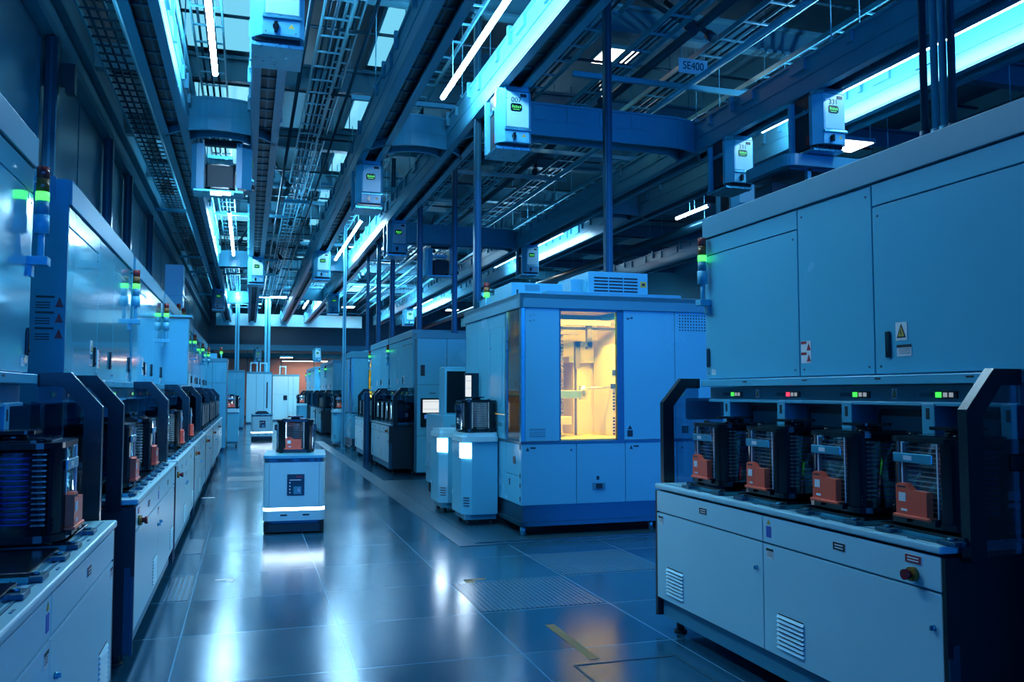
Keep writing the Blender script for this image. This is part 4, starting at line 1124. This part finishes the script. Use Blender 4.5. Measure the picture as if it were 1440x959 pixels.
# ------------------------------------------------------------------ poles
def pole(x, y, z0, z1, r, label, mt=PIPE):
    t = thing('support_pole', label, 'pole', (x, y, 0))
    part('shaft', MB().box(-r, r, -r, r, z0, z1, r*.15, 1), mt, t)
    part('groove', MB().box(-r*.2, r*.2, -r-.002, -r, z0, z1).box(-r-.002, -r, -r*.2, r*.2, z0, z1), DSTEEL if mt is PIPE else PIPE, t)
    part('base_plate', MB().box(-r*1.4, r*1.4, -r*1.4, r*1.4, z0, z0+.012), mt, t)
PX = [(4.10, 9.35, 2.91, CZ, .046, 'tall dark pole rising from the louvred fan box'), (2.84, 10.72, 2.55, CZ, .045, 'tall dark pole at the rear roof corner of the yellow window machine'),
      (3.62, 15.3, 2.59, CZ, .045, 'tall dark pole on the blue cabinet with monitor'), (3.18, 16.4, 2.66, CZ, .05, 'dark pole rising behind the blue cabinet'),
      (3.05, 18.9, 2.66, CZ, .05, 'dark pole on the roof of the distant bench tools, nearer one'), (2.98, 20.5, 2.66, CZ, .05, 'dark pole on the roof of the distant bench tools, farther one'),
      (3.0, 22.6, 2.56, CZ, .04, 'pole on the roof of the machine with yellow strip')]
for a in PX: pole(*a)
pole(2.48, 23.4, 0, CZ, .045, 'pale blue pole standing left of the lone pedestal', TRAY)
pole(.90, 44.2, 2.5, CZ, .14, 'thick pale pole above the far bright cabinet', TRAY)
pole(-.45, 37.4, 2.42, CZ, .09, 'pale pole above the far blue cabinet', TRAY)
pole(2.44, 18.40, 0.0, 1.5, .06, 'dark post between the two distant right benches')
for y, lb in ((10.8, 'dark wall pole at left, nearest'), (15.0, 'dark wall pole at left, second'), (17.4, 'dark wall pole at left, third'), (21.2, 'dark wall pole at left, farthest')):
    pole(-2.22, y, 0, 5.6, .07, lb)
single('pole_bracket', MB().box(-2.33, -2.0, 10.88, 11.02, 5.1, 5.35).box(-2.1, -2.0, 10.88, 11.02, 5.0, 5.1), MBLACK, 'dark bracket at the top of the nearest wall pole', 'bracket')
# pipes rising from the near right machine
for i, (x, y) in enumerate(((2.96, 3.13), (2.98, 3.085), (2.985, 3.04), (2.99, 2.995))):
    single('riser_pipe', MB().cyl((x, y, 2.66), (x, y, CZ), .017, 12).cyl((x, y, 2.66), (x, y, 2.70), .024, 12), [PIPE, TRAY, TRAY, PIPE][i],
           ['dark riser pipe on the near right machine, leftmost of four', 'pale riser pipe on the near right machine, second from left', 'pale riser pipe on the near right machine, third from left', 'dark riser pipe on the near right machine, rightmost of four'][i], 'pipe')
for i in range(3):
    y = 2.86-.06*i
    single('bent_hose', MB().tube([(3.25, y, 2.655)]+[(3.25+.10-.10*math.cos(math.radians(a_)), y, 2.72+.10*math.sin(math.radians(a_))) for a_ in range(0, 91, 15)]+[(3.7, y, 2.82)], .012, 8), DSTEEL,
           ['bent hose on the near right machine roof, leftmost', 'bent hose on the near right machine roof, middle', 'bent hose on the near right machine roof, rightmost'][i], 'hose')
# far warm lamps, then fill panels added to brighten the hall
for x, y, z, m_, w, d, lb in ((1.9, 45.7, 3.3, WARMLAMP, .6, .3, 'warm orange lamp panel over the peach lit cabinet'), (5.0, 53.6, 3.4, WARMLAMP, 6.0, .2, 'warm lamp panel in front of the pink back wall')):
    ceil_light(x, y, z, lb, m_, w, d)
FILLPANEL = emit('fill_panel_glow', (0.20, 0.72, 1.0), 0.26)  # added panels above the loops, ambient fill for the hall
rows = ['first', 'second', 'third', 'fourth', 'fifth', 'sixth', 'seventh', 'eighth', 'ninth', 'tenth', 'eleventh', 'twelfth', 'thirteenth']
for x, nm_ in ((-.44, 'left loop'), (2.37, 'centre loop')):
    for j in range(13):
        ceil_light(x, 3.6+3.55*(j+.5), 6.95, 'added dim teal fill panel high above the %s, %s from the near end' % (nm_, rows[j]), FILLPANEL, 1.1, 3.1)
for i, (x, y) in enumerate(((4.6, 33.0), (4.6, 41.0), (9.5, 33.0), (9.5, 41.0))):  # fill panels added to brighten the far tools
    ceil_light(x, y, 7.0, ['added cool fill panel over the far right tools, nearer left', 'added cool fill panel over the far right tools, farther left', 'added cool fill panel in the far right bay, nearer', 'added cool fill panel in the far right bay, farther'][i], COOLFILL, 2.0, 2.0)

t = thing('overhead_rail', 'bright crosswise rail at the far end of the hall', 'rail', (-1.6, 46.0, 4.95))
part('side_beam', MB().box(0, 7.4, 0, .06, .03, .62).box(0, 7.4, -.02, .3, 0, .03), TOPW, t); part('top_plate', MB().box(0, 7.4, .06, .4, .55, .6), RAILD, t)
for x in (.2, 2.6, 5.0, 7.2): part('hanger_rod', MB().cyl((x, .2, .6), (x, .2, CZ-4.95), .012, 8), TRAY, t)
ceil_light(1.2, 43.6, 6.2, 'added wide cool fill lamp lighting the far crosswise rail', COOLFILL, 3.4, .6)  # added only to light the far rail
cabinet('wafer_processing_tool', 'added unseen machine beside the viewpoint, shading the near right bench end', 'machine', 2.62, 4.2, -2.6, 1.35, 2.66, (.8,))  # added out of view to keep the near right bench end dark

single('roof_duct', MB().box(-1.42, -1.12, 16.0, 16.4, 2.66, 3.75, .006).box(-1.44, -1.10, 15.98, 16.42, 3.2, 3.22), PANEL, 'pale tall duct standing on the far left machine roofs', 'duct')
for y, lb in ((5.75, 'bent bracket on the left machine roof, nearer one'), (7.2, 'bent bracket on the left machine roof, farther one')):
    t = thing('cable_bracket', lb, 'bracket', (-1.15, y, 2.66))
    part('arm', MB().tube([(-.45, 0, .11), (-.12, 0, .11), (-.03, 0, .09), (0, 0, .03), (0, 0, 0)], .022, 8), PANEL, t)
    part('plate', MB().box(-.08, .02, -.04, .04, 0, .012), STEEL, t)
    part('post', MB().cyl((-.42, 0, 0), (-.42, 0, .11), .015, 8), PANEL, t)

# ------------------------------------------------------------------ world, colour management
w = bpy.data.worlds.new('world'); bpy.context.scene.world = w; w.use_nodes = True
bg = w.node_tree.nodes['Background']
bg.inputs['Color'].default_value = (0.02, 0.25, 1.0, 1); bg.inputs['Strength'].default_value = 1.6
sc = bpy.context.scene
sc.view_settings.view_transform = 'Standard'; sc.view_settings.look = 'None'
sc.view_settings.gamma = 1.0; sc.view_settings.use_curve_mapping = False
sc.view_settings.exposure = 1.8
sc.cycles.max_bounces = 8; sc.cycles.diffuse_bounces = 3; sc.cycles.glossy_bounces = 4; sc.cycles.transparent_max_bounces = 16
sc.cycles.transmission_bounces = 4
sc.cycles.caustics_reflective = False; sc.cycles.caustics_refractive = False
sc.cycles.sample_clamp_indirect = 4.0
sc.cycles.use_denoising = True
